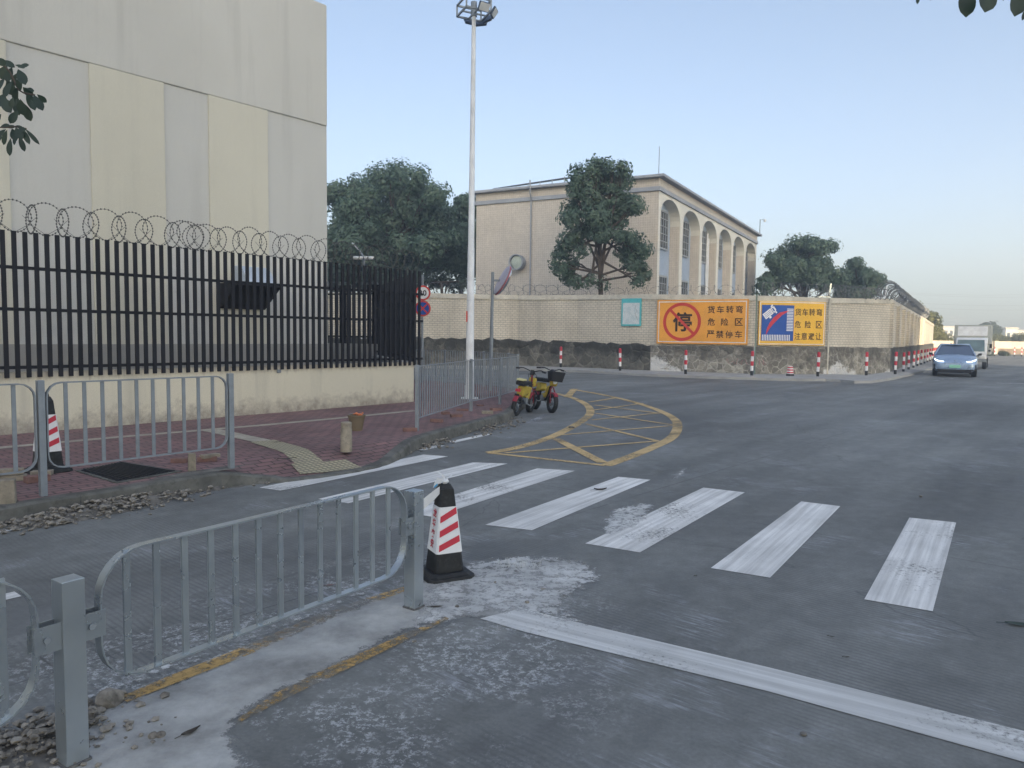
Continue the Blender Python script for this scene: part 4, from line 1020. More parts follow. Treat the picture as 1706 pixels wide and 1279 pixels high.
lA = Vector((-4.07, 6.35, 0)); lB = Vector((-2.97, 7.76, 0)); ldr = (lB - lA).normalized()
rail_run('railing', 'grey steel pedestrian railing on the pavement edge at the left before the crossing', [lA - ldr * 1.83, lA, lB], 1.15, .385, 0, (0, 1, 2), .147, .055, .12, bw=.032, pan_gap=.045, post_top=.01)
rp = [(-1.41, 10.95), (-.77, 13.9), (-.25, 15.35), (.10, 16.8), (.14, 17.9), (-.1, 19.1), (-.8, 20.6), (-2.0, 21.9), (-3.6, 23.0), (-5.6, 24.0), (-7.6, 25.0)]
rail_run('railing', 'grey steel pedestrian railing that curves round the pavement corner beside the bikes', rp, 1.13, .34, 0, range(len(rp)), .105, .05, .06, bw=.022, fw=.03, pan_gap=.03, post_top=.01)

# ================================================================ LAMP MAST, MIRROR POLE, ROUND SIGNS
lp = G(782, 664, KZ); lt = AT(789.5, 22, lp.y)
t = thing('lamp_mast', 'tall white lamp mast with a ring of floodlights standing behind the railing', 'street lamp', lp)
tl = lt - lp
q = MB(); q.tube([(0, 0, 0), tl * .4, tl * .401, tl], [.098, .075, .070, .045], 16); q.build('pole', Mt['white_dirty'], t, smooth=True)
q = MB(); q.tube([(0, 0, 0), (0, 0, .03)], .2, 16); q.tube([(0, 0, .03), (0, 0, .3)], .11, 16); q.build('base_plate', Mt['white_dirty'], t)
st_ = tl * ((1.9) / tl.z); q = MB(); q.box(st_ + Vector((-.075, -.05, -.05)), (.03, .04, .24)); q.build('sticker', Mt['redsign'], t)
hd = tl.copy()
# square bracket frame round the top, seen from below
q = MB(); Rf = Matrix.Rotation(R(25), 3, 'Z')
def hf(x, y, z=0): return hd + (Rf @ Vector((x, y, 0)) + Vector((0, 0, z))) * .68
ring_ = [(-.42, -.42), (.42, -.42), (.42, .42), (-.42, .42)]
for z in (-.02, .32):
    for a, b in zip(ring_, ring_[1:] + ring_[:1]): q.bar(hf(*a, z), hf(*b, z), .035)
for a in ring_: q.bar(hf(*a, -.02), hf(*a, .32), .035)
q.bar(hf(-.42, 0), hf(.42, 0), .03); q.bar(hf(0, -.42), hf(0, .42), .03); q.tube([hf(0, 0, -.1), hf(0, 0, .35)], .07, 10)
q.build('lamp_frame', Mt['greyrail'], t)
for (x, y, a) in (() if False else ((.55, -.35, -35), (.58, .15, 20), (.1, -.60, -80), (.1, .62, 95), (.50, .55, 50))):
    e_ = hf(x, y, .0); q = MB(); mm = Matrix.Translation(e_) @ Matrix.Rotation(R(25 + a), 4, 'Z') @ Matrix.Rotation(R(35), 4, 'Y')
    q.box((0, 0, 0), (.05, .26, .19), 0, mm); fl = q.build('floodlight', mat('blue_grey_lamp_housing', (.07, .10, .15), .5) if 'lamp_housing' not in Mt else Mt['lamp_housing'], t, bevel=.01)
    q = MB(); q.box((.028, 0, 0), (.010, .23, .16), 0, mm); q.build('lens', Mt['white_dirty'], fl)

mp = G(816, 620, KZ); mp = Vector(((817 - CX) / F * 19.2, 19.2, KZ))
t = thing('mirror_pole', 'grey pole with a convex traffic mirror seen from the side', 'traffic mirror', mp)
mt_ = AT(821, 453, mp.y); tt = mt_ - mp
q = MB(); q.tube([(0, 0, 0), tt * .55, tt * .551, tt], [.050, .050, .042, .042], 10); q.build('pole', Mt['greyrail'], t, smooth=True)
mc = tt * ((AT(834, 467, mp.y) - mp).z / tt.z) + Vector((.26, .05, 0)); nm = Vector((.86, .24, -.44)).normalized(); Mq = nm.to_track_quat('Z', 'Y').to_matrix()
q = MB(); q.lathe(mc, [(.41, -.01), (.42, 0), (.42, .012), (.40, .02)], 28, mtx=Mq); q.build('mirror_rim', mat('faded_red_rim', (.42, .13, .15), .5), t, smooth=True)
q = MB(); q.lathe(mc, [(.39, .02), (.36, .07), (.25, .11), (.12, .135), (.01, .14)], 28, mtx=Mq); q.build('mirror_face', mat('mirror_glass', (.55, .55, .60), .08, .9, var=.02), t, smooth=True)
q = MB(); q.bar(tt * ((mc.z) / tt.z), mc, .05); q.build('bracket', Mt['greyrail'], t)
q = MB(); q.lathe(mc - nm * .02, [(.40, 0), (.40, -.015), (.1, -.06)], 28, mtx=Mq); q.build('mirror_back', mat('lilac_grey_plastic', (.42, .38, .44), .5), t, smooth=True)

sp_ = Vector(((702.6 - CX) / F * 22, 22, KZ))
t = thing('round_sign', 'pair of round traffic signs on one pole half hidden by the black fence corner', 'traffic sign', sp_)
q = MB(); q.tube([(0, .03, 0), (0, .03, 3.2)], .035, 10); q.build('pole', Mt['greyrail'], t, smooth=True)
def disc(c_, r, m_, nm_, y, seg=32, par=t):
    q = MB(); q.lathe((c_[0], y, c_[1]), [(r, 0), (r, .008)], seg, axis='Y'); return q.build(nm_, m_, par)
z1_ = CH + (556 - 488.5) / F * 22 - KZ; z2_ = CH + (556 - 514) / F * 22 - KZ; x1_ = .02
b1 = disc((x1_, z1_), .225, Mt['redsign'], 'speed_sign', -.02); disc((x1_, z1_), .175, Mt['white'], 'sign_face', -.028, par=b1)
q = MB(); put_text(q, '30', 0, 0, .17, Matrix.Translation((x1_ + .0, -.033, z1_)) @ Matrix(((1, 0, 0, 0), (0, 0, -1, 0), (0, 1, 0, 0), (0, 0, 0, 1)))); q.build('lettering', Mt['ink'], b1)
b2 = disc((x1_, z2_), .235, Mt['redsign'], 'no_parking_sign', -.02); disc((x1_, z2_), .185, Mt['blue'], 'sign_face', -.028, par=b2)
q = MB(); q.bar((x1_ - .13, -.032, z2_ + .13), (x1_ + .13, -.032, z2_ - .13), .004, .04); q.build('cross_bar', Mt['redsign'], b2); q = MB(); q.bar((x1_ + .13, -.033, z2_ + .13), (x1_ - .13, -.033, z2_ - .13), .004, .04); q.build('cross_bar', Mt['redsign'], b2)

# camera and lamp pole inside the compound
ip = Vector(((606 - CX) / F * 19, 19, 0))
t = thing('camera_pole', 'thin grey pole with two small cameras behind the black fence', 'camera pole', ip)
zt = CH + (555 - 430) / F * 19
q = MB(); q.tube([(0, 0, 0), (0, 0, zt)], .032, 8); q.tube([(0, 0, zt), (-.20, 0, zt + .28)], .025, 6); q.build('pole', Mt['greyrail'], t)
q = MB(); q.bar((-.13, -.02, zt + .19), (-.30, 0, zt + .36), .05, .03); q.build('lamp_head', Mt['white_dirty'], t)
for sx_ in (-1, 1):
    q = MB(); q.lathe((sx_ * .14, -.04, zt - .02), [(.04, -.12), (.045, -.1), (.045, .1), (.03, .12)], 10, axis='X'); q.build('camera_head', Mt['white'], t, smooth=True)

# ================================================================ BOLLARDS
def make_bollard():
    t = thing('bollard', '', 'bollard')
    q = MB(); q.tube([(0, 0, 0), (0, 0, .20)], .055, 14); q.build('black_foot', Mt['blackrub'], t, smooth=True)
    for z0, z1, m_, nm_ in ((.20, .40, 'white', 'white_band'), (.40, .58, 'red', 'red_band'), (.58, .78, 'white', 'white_band'), (.78, .94, 'red', 'red_band')):
        q = MB(); q.tube([(0, 0, z0), (0, 0, z1)], .055 if m_ == 'white' else .060, 14); q.build(nm_, Mt[m_], t, smooth=True)
    q = MB(); q.lathe((0, 0, 0), [(.060, .94), (.05, .975), (.02, .99)], 14); q.build('cap', Mt['red'], t, smooth=True)
    return t
bl = [(846, 612, 'striped bollard half hidden behind the curved railing'), (934, 615, 'striped bollard behind the parked bikes in front of the dark wall base'),
      (1033, 621, 'striped bollard in front of the dark wall base below the map board'), (1142, 627, 'striped bollard below the barred red circle of the orange sign'),
      (1252, 629.5, 'striped bollard between the orange sign and the blue and yellow sign'), (1362, 631, 'striped bollard below the right end of the truck sign'),
      (1443, 629, 'striped bollard in front of white patched stone near the wall corner'), (1491, 627, 'striped bollard just past the wall corner, first of the receding row')]
spots = [(G(x, y), l) for x, y, l in bl]; spots[0] = (Vector((-.2, 36.6, 0)), bl[0][2])
a = G(1507, 623.5); b = Vector((45.6, 77.5, 0)); a = Vector((18.5, 34.9, 0))
nw = ['second', 'third', 'fourth', 'fifth', 'sixth', 'seventh', 'eighth', 'ninth', 'tenth', 'eleventh', 'twelfth', 'thirteenth', 'fourteenth', 'fifteenth', 'sixteenth', 'seventeenth', 'eighteenth', 'nineteenth', 'twentieth']
for k in range(18): spots.append((a.lerp(b, k / 17), 'striped bollard, %s of the receding row beyond the wall corner' % nw[k]))
b0 = make_bollard()
for i, (p, l) in enumerate(spots):
    o = b0 if i == 0 else copy_tree(b0)
    o.location = (p.x, p.y, .09 if i < 8 else .02); o['label'] = l; o['group'] = 'red and white bollards along the compound wall'
    o.rotation_euler = (R(random.uniform(-1.5, 1.5)), R(random.uniform(-1.5, 1.5)), 0)

# ================================================================ CONES
def cone(name, label, loc, rz, H_=.62, face='stripes', tilt=(0, 0), tape=False, s=1.0):
    t = thing(name, label, 'traffic cone', loc, rz)
    q = MB(); q.frus((0, 0, 0), .335, .325, .025, 0, .25); q.frus((0, 0, .025), .30, .26, .02, 0, .25); q.build('base', Mt['blackrub'], t, bevel=.006)
    zz = [.045, .17, .47, .585]; ww = [.205, .180, .125, .095]
    def wz(z): return ww[0] + (z - zz[0]) / (zz[3] - zz[0]) * (ww[3] - ww[0])
    q = MB(); q.frus((0, 0, zz[0]), ww[0], wz(.585), .585 - zz[0], 0, .16); q.frus((0, 0, .585), wz(.585), .06, .03, 0, .3); q.build('body', Mt['blackrub'], t, bevel=.004)
    q = MB(); q.frus((0, 0, zz[1]), wz(zz[1]) + .006, wz(zz[2]) + .006, zz[2] - zz[1], 0, .14); q.build('reflective_sleeve', Mt['white'], t)
    q = MB(); q.tube([(-.022, 0, .61), (-.018, 0, .635), (0, 0, .648), (.018, 0, .635), (.022, 0, .61)], .007, 8); q.build('handle', Mt['blackrub'], t)
    def facepoint(side, u_, z, off=.0055):             # u in -1..1 over the flat of a face
        w_ = wz(z) / 2 + off; a = R(90 * side); x, y = u_ * w_ * .84, -w_
        return Vector((x * math.cos(a) - y * math.sin(a), x * math.sin(a) + y * math.cos(a), z))
    for side in (0, 2):
        q = MB()
        for k in range(3):
            zb = .185 + k * .092
            q.add([facepoint(side, -.98, zb), facepoint(side, .98, zb + .055), facepoint(side, .98, zb + .097), facepoint(side, -.98, zb + .042)], [(0, 1, 2, 3)])
        q.build('red_stripe', Mt['red'], t)
    for side in (3, 1):
        for ch, z in zip('龙华交安', (.425, .36, .292, .225)):
            q = MB(); o_ = facepoint(side, 0, z, .006); ex = (facepoint(side, 1, z) - facepoint(side, -1, z)).normalized(); up_ = (facepoint(side, 0, z + .05) - facepoint(side, 0, z)).normalized()
            M_ = Matrix((ex, up_, ex.cross(up_))).transposed().to_4x4(); M_.translation = o_
            put_text(q, 'c' + ch, 0, 0, .056, M_); q.build('character', Mt['red'], t)
    return t
cone('traffic_cone', 'black and white traffic cone with red stripes and a tied ribbon beside the barrier post', Vector((-.435, 4.83, 0)), R(27))
# ribbon tied to the cone handle
cb = Vector((-.435, 4.83, .62))
t = thing('ribbon', 'torn white barrier ribbon with a blue patch knotted on top of the cone', 'ribbon', cb)
q = MB()
rb = [(-.005, -.01, .02), (-.045, -.03, .005), (-.06, -.05, -.03)]
def ribbon(mb, P, wv, th=.0012):
    P = [Vector(p) for p in P]; vs = []
    for i, p in enumerate(P):
        vs += [p + wv[i] * .5, p - wv[i] * .5]
    mb.add(vs, [(2 * i, 2 * i + 1, 2 * i + 3, 2 * i + 2) for i in range(len(P) - 1)])
W3 = lambda x, y, z: Vector((x, y, z))
ribbon(q, [(-.03, -.05, -.04), (-.07, -.07, -.075), (-.12, -.09, -.115), (-.16, -.10, -.15)], [W3(0, 0, .05), W3(.01, 0, .075), W3(.01, 0, .08), W3(0, 0, .075)])
q.lathe((0, -.01, .012), [(.002, -.022), (.022, -.012), (.028, 0), (.02, .014), (.002, .02)], 9)
ribbon(q, [(.01, -.01, .02), (.03, -.02, .045), (.045, -.03, .05)], [W3(0, 0, .01), W3(.015, 0, .02), W3(.02, .01, .025)])
ribbon(q, [(.0, -.01, .03), (-.02, -.01, .055), (-.045, 0, .07)], [W3(.008, 0, .01), W3(.012, 0, .005), W3(.004, 0, .004)])
ribbon(q, [(-.01, -.03, .02), (-.045, -.05, .02), (-.07, -.05, -.01)], [W3(0, 0, .03), W3(0, 0, .04), W3(.01, 0, .035)])
q.build('white_strip', mat('thin_white_plastic', (.62, .64, .66), .4, var=.1), t)
q = MB(); ribbon(q, [(-.16, -.1015, -.15), (-.175, -.1055, -.165)], [W3(0, 0, .075), W3(0, 0, .07)]); ribbon(q, [(-.045, -.056, .0), (-.065, -.056, -.02)], [W3(0, 0, .012), W3(0, 0, .012)])
q.build('blue_patch', mat('bright_blue_plastic', (.03, .32, .62), .4), t)

lc = G(80, 785, KZ)
cone('traffic_cone', 'tall red and white cone with a black base standing behind the left railing post', Vector((lc.x, lc.y, KZ)), R(50))
oc = [x for x in C.objects if x.get('label', '').startswith('tall red and white cone')][0]; oc.scale = (1.12, 1.12, 1.25)
t = thing('small_cone', 'small red and white marker block on the pavement below the truck sign', 'traffic cone', G(1316, 630) + Vector((0, 0, .1)), R(20))
q = MB(); q.frus((0, 0, 0), .24, .22, .08, 0, .2); q.build('base', Mt['blackrub'], t)
q = MB(); q.frus((0, 0, .08), .20, .15, .30, 0, .2); q.build('body', Mt['white'], t)
q = MB()
for z in (.11, .21, .31): q.frus((0, 0, z), .205 - (z - .08) * .166 + .006, .20 - (z - .03) * .166 + .002, .05, 0, .2)
q.build('red_stripe', Mt['red'], t)

# ================================================================ LOOSE THINGS ON THE PAVEMENT
def rock_mb(mb, c_, r, seed=0, flat_=.7):
    rnd = random.Random(seed); bm = bmesh.new(); bmesh.ops.create_icosphere(bm, subdivisions=2, radius=1)
    ks = [Vector((rnd.uniform(-1, 1), rnd.uniform(-1, 1), rnd.uniform(-1, 1))).normalized() for _ in range(7)]
    cut = [rnd.uniform(.55, .85) for _ in ks]; sc = (rnd.uniform(.8, 1.3), rnd.uniform(.8, 1.2), flat_)
    vs = []
    for v in bm.verts:
        p = v.co.copy()
        for k_, cc_ in zip(ks, cut):
            dd = p.dot(k_)
            if dd > cc_: p -= k_ * (dd - cc_)
        p *= rnd.uniform(.96, 1.04); vs.append(Vector(c_) + Vector((p.x * sc[0], p.y * sc[1], p.z * sc[2])) * r)
    mb.add(vs, [tuple(v.index for v in f.verts) for f in bm.faces]); bm.free()
def stone(px, r, label, z=0, m_='rock', seed=1, fl=.7):
    p = G(px[0], px[1], z); q = MB(p); rock_mb(q, p + Vector((0, 0, r * fl * .55)), r, seed, fl)
    return tag(q.build('stone', Mt[m_], uv=False), label, 'stone')
stone((183, 1172), .052, 'angular grey stone lying at the foot of the foreground barrier panel', seed=3, fl=.9)
stone((205, 1156), .018, 'small green grey pebble beside the angular stone', seed=4)
stone((150, 1196), .026, 'small dark stone right of the foreground post', seed=5)
stone((165, 1188), .024, 'pale round stone touching the foreground post', seed=14)
stone((255, 1229), .022, 'brown pebble on the cement near the bottom left', seed=6)
stone((268, 1227), .020, 'grey pebble paired with a brown pebble on the cement', seed=16)
stone((761, 1012), .016, 'small dark lump on the cement right of the barrier post', seed=7)
stone((878, 1005), .016, 'dark pebble where the stop line meets the cement', seed=8)
stone((905, 982), .020, 'flat pale brown chip lying on the cement dust', seed=9, fl=.3)
stone((825, 971), .014, 'tiny dark pebble on the cement dust patch', seed=10)
stone((690, 1069), .012, 'tiny brown pebble on the yellow edge line', seed=11)
stone((226, 828), .065, 'pale stone resting on the kerb rubble heap', seed=12, fl=.8)
stone((35, 868), .060, 'pale flat stone on the road by the far left kerb', seed=13, fl=.55)
stone((105, 872), .075, 'pale slab of broken concrete beside the left kerb', seed=15, fl=.35)
stone((952, 713), .05, 'dark lump lying on the road inside the yellow hatch', seed=17, fl=.6, m_='soil')
stone((1534, 828), .022, 'small pebble on the road beyond the last zebra stripes', seed=18)
stone((1338, 1225), .014, 'small dark pebble below the stop line at right', seed=19, m_='soil')
def rubble(name, label, px_c, L_, W_, ang, n_, rmax, seed, z=0, hh=.06):
    c_ = G(px_c[0], px_c[1], z); rnd = random.Random(seed); q = MB(c_)
    d = Vector((math.cos(ang), math.sin(ang), 0)); e_ = Vector((-d.y, d.x, 0))
    for k in range(n_):
        u_, v_ = rnd.gauss(0, .42), rnd.gauss(0, .42); r = rmax * rnd.random() ** 2.2 + .006
        fall = max(0, 1 - (u_ * u_ + v_ * v_)); p = c_ + d * u_ * L_ / 2 * 1.3 + e_ * v_ * W_ / 2 * 1.3 + Vector((0, 0, hh * fall * rnd.random() + r * .3))
        rock_mb_low(q, p, r, rnd)
    return tag(q.build(name, Mt['rock'], uv=False), label, 'rubble', kind='stuff')
def rock_mb_low(mb, c_, r, rnd):
    vs = []
    for v in ((1, 0, 0), (-1, 0, 0), (0, 1, 0), (0, -1, 0), (0, 0, 1), (0, 0, -1), (.7, .7, .5), (-.7, .6, .5), (.6, -.7, .5), (-.6, -.7, .5)):
        vs.append(c_ + Vector((v[0] * rnd.uniform(.7, 1.2), v[1] * rnd.uniform(.7, 1.2), v[2] * rnd.uniform(.5, .9))) * r)
    mb.add(vs, [(4, 6, 7), (4, 7, 9), (4, 9, 8), (4, 8, 6), (0, 2, 6), (2, 1, 7), (1, 3, 9), (3, 0, 8), (6, 2, 7), (7, 1, 9), (9, 3, 8), (8, 0, 6), (5, 2, 0), (5, 1, 2), (5, 3, 1), (5, 0, 3)])
def mound(name, label, px_c, L_, W_, ang, h, seed, z=0, m_='soil'):
    c_ = G(px_c[0], px_c[1], z); rnd = random.Random(seed); q = MB(c_); n1, n2 = 36, 14; vs = []
    d = Vector((math.cos(ang), math.sin(ang), 0)); e_ = Vector((-d.y, d.x, 0))
    for i in range(n1):
        for j in range(n2):
            u_, v_ = i / (n1 - 1) * 2 - 1, j / (n2 - 1) * 2 - 1
            k_ = max(0, 1 - u_ * u_) * max(0, 1 - v_ * v_); hh = h * k_ ** .6 * (.6 + .4 * math.sin(u_ * 9 + seed) * math.cos(v_ * 5)) * rnd.uniform(.75, 1.25)
            edge = 1 + .18 * math.sin(u_ * 14 + seed)
            vs.append(c_ + d * u_ * L_ / 2 + e_ * v_ * W_ / 2 * edge * (max(.15, 1 - abs(u_) ** 3)) + Vector((0, 0, hh - .004 + .003)))
    q.add(vs, [(i * n2 + j, (i + 1) * n2 + j, (i + 1) * n2 + j + 1, i * n2 + j + 1) for i in range(n1 - 1) for j in range(n2 - 1)])
    return tag(q.build(name, Mt[m_], smooth=True, uv=False), label, 'soil', kind='stuff')
ka = UANG + .12
mound('soil', 'grey soil spilled along the left kerb', (180, 848), 1.7, .42, ka + .05, .09, 1); rubble('rubble', 'heap of grey rubble along the left kerb', (175, 850), 1.7, .46, ka, 1300, .026, 2, hh=.09)
mound('soil', 'grey soil spilled under the end of the left railing', (395, 806), 1.1, .30, ka - .1, .06, 3); rubble('rubble', 'crushed rubble at the kerb below the end of the left railing', (385, 806), 1.2, .34, ka, 240, .030, 4)
rubble('rubble', 'scattered rubble beside the kerb near the first stripe', (720, 741), 1.3, .45, ka + .3, 240, .026, 5)
rubble('rubble', 'scattered rubble on the road in front of the bikes', (825, 712), 2.4, .7, ka + .3, 260, .03, 6)
mound('soil', 'dark soil heaped round the foot of the foreground post', (40, 1250), .55, .40, ka, .035, 7); rubble('rubble', 'lumps of rubble at the bottom left corner', (35, 1248), .62, .42, ka, 520, .019, 8)
rubble('rubble', 'fine rubble at the bottom edge right of the post', (210, 1240), .5, .3, ka, 16, .009, 9)
rubble('rubble', 'thin grit along the foot of the left kerb', (60, 872), 1.4, .25, ka, 90, .028, 11)
mound('soil', 'bare soil behind the kerb under the left railing', (330, 787), 1.1, .22, ka, .02, 12, KZ)
def brick(px, rz, label, z=KZ, m_='clay', d=(.21, .10, .055), tilt=0):
    p = G(px[0], px[1], z); q = MB(p); q.box(p + Vector((0, 0, d[2] / 2)), d)
    o = q.build('brick', Mt[m_], bevel=.004); o.rotation_euler = (tilt, 0, rz); return tag(o, label, 'brick', 'loose bricks on the pavement')
brick((345, 768), .4, 'reddish brick lying flat behind the stub post under the left railing')
brick((300, 770), .1, 'dark broken brick left of the stub post under the left railing', d=(.17, .1, .05))
brick((350, 762), .9, 'pale brick on top of the reddish brick under the left railing', z=KZ + .04, d=(.2, .09, .04), m_='stump')
brick((683, 718), .2, 'clay brick lying against the first post of the curved railing')
brick((728, 703), -.2, 'clay brick behind the bars near the start of the curved railing')
brick((760, 694), .3, 'reddish brick behind the curved railing near its second post', d=(.2, .15, .05))
brick((812, 689), .0, 'pale brick at the kerb behind the curved railing', m_='stump')
brick((826, 684), .6, 'brick lying by the kerb next to the bikes')
brick((742, 690), .5, 'small brick piece in the middle behind the curved railing', d=(.14, .09, .05))
brick((770, 684), .1, 'brick lying flat at the foot of the lamp mast', d=(.22, .12, .04))
brick((800, 676), -.4, 'thin brick chip behind the middle of the curved railing', d=(.13, .08, .03))
brick((18, 790), .5, 'brick on top of a small stack at the left edge', z=KZ + .06, m_='stump')
brick((22, 800), .35, 'brick at the bottom of a small stack at the left edge', m_='stump')
brick((70, 792), .3, 'broken brick beside the left cone', d=(.18, .1, .05), m_='stump')
brick((62, 802), .9, 'clay brick half behind the left railing post', d=(.2, .1, .06))
def stub(px, w_, h, label, z=KZ, rz=.5, rnd_=False):
    p = G(px[0], px[1], z); q = MB(p)
    if rnd_:
        q.lathe(p, [(w_ / 2, 0), (w_ / 2, h * .55), (w_ / 2 * .96, h * .56), (w_ / 2 * .98, h * .75), (w_ / 2 * .9, h * .76), (w_ / 2 * .93, h * .97), (w_ / 2 * .8, h)], 18)
        o = q.build('stone_stub', Mt['stump'], smooth=True)
    else:
        q.frus(p, w_, w_ * .94, h, rz, .12); o = q.build('wooden_stub', Mt['stump'], bevel=.004)
    return tag(o, label, 'stub post')
stub((320, 785), .075, .19, 'short pale stub post under the left railing')
stub((12, 838), .13, .20, 'thick brown stub post at the left edge of the pavement')
stub((577, 752), .145, .37, 'round weathered stone bollard stub on the red pavement', z=.13, rnd_=True)
# bucket
p = G(594, 717, KZ); t = thing('bucket', 'small brown bucket with orange scraps inside behind the stone stub', 'bucket', p)
q = MB(); q.lathe((0, 0, 0), [(.085, 0), (.125, .21), (.135, .215), (.135, .235), (.115, .235), (.08, .05)], 20); q.build('pail', mat('brown_plastic', (.15, .12, .08), .6), t, smooth=True)
q = MB()
for k in range(7): rock_mb(q, Vector((random.uniform(-.05, .09), random.uniform(-.05, .05), .23 + random.uniform(0, .03))), random.uniform(.018, .035), 40 + k)
q.build('scraps', mat('orange_scrap', (.55, .18, .08), .7), t)
q = MB(); q.tube([(.13 * math.cos(a), .02, .225 + .03 * math.sin(a)) for a in [math.pi * k / 10 for k in range(11)]], .004, 5); q.build('handle', Mt['greyrail'], t)

def flat_leaf(px, L_, label, z=0, rz=0, m_='leafN', curl=.3):
    p = G(px[0], px[1], z); q = MB(p); n = 9; vs = []
    for i in range(n):
        u_ = i / (n - 1); w_ = math.sin(math.pi * u_ ** .8) * L_ * .17 + .0005
        for j in (-1, 0, 1): vs.append(p + Vector(((u_ - .5) * L_, j * w_, .006 + L_ * curl * (.10 * abs(j) + (u_ - .5) ** 2 * .5))))
    q.add(vs, [(3 * i + j, 3 * i + j + 1, 3 * i + j + 4, 3 * i + j + 3) for i in range(n - 1) for j in range(2)])
    q.tube([p + Vector((-.5 * L_, 0, .012)), p + Vector((-.75 * L_, .01, .006))], .0015, 4)
    o = q.build('fallen_leaf', Mt[m_], smooth=True, uv=False); o.rotation_euler = (0, 0, rz); return tag(o, label, 'leaf', 'fallen leaves')
brown = 'leafD'; Mt['leafD'] = mat('dry_leaf', (.05, .042, .033), .7, var=.3, scale=30)
flat_leaf((1700, 1042), .16, 'large dark green leaf cut by the right edge of the road', rz=-.2)
flat_leaf((318, 1222), .085, 'thin curled leaf beside the pebbles on the cement', rz=1.0, m_=brown, curl=.6)
flat_leaf((1000, 817), .14, 'dark leaf lying on the fourth zebra stripe', m_=brown, rz=.2, curl=.8)
flat_leaf((1386, 1062), .03, 'tiny dark leaf on the road between stripes and stop line', m_=brown)
flat_leaf((1411, 1096), .03, 'tiny dark leaf just above the stop line', m_=brown, rz=.3)
flat_leaf((1160, 960), .03, 'tiny leaf lying near the fifth stripe', m_=brown, rz=.9)
flat_leaf((588, 771), .06, 'small dark leaf at the near end of the first stripe', m_=brown)
flat_leaf((726, 1012), .07, 'dark curled leaf on the cement right of the barrier post', m_=brown, rz=.2, curl=.2)
flat_leaf((550, 976), .06, 'reddish brown leaf under the barrier panel', m_='clay', rz=.4)
flat_leaf((462, 737), .10, 'dark leaf scrap on the cream strip of the pavement', z=KZ, m_=brown, rz=.6)
flat_leaf((478, 765), .22, 'brown leaf litter at the kerb left of the tactile paving', z=KZ, m_=brown, rz=.5)
# whitened dry tuft behind the cone
p = G(870, 945); q = MB(p)
for k in range(60):
    b_ = p + Vector((random.uniform(-.17, .12), random.uniform(-.03, .03), 0)); l_ = random.uniform(.02, .075) * (1.9 if k == 5 else 1)
    q.tube([b_, b_ + Vector((random.uniform(-.02, .02), 0, l_ * .6)), b_ + Vector((random.uniform(-.035, .035), random.uniform(-.01, .01), l_))], [.0012, .001, .0005], 3)
tag(q.build('dry_grass', mat('whitened_straw', (.50, .53, .55), .8), uv=False), 'tuft of dry whitened grass behind the cone', 'grass', kind='stuff')

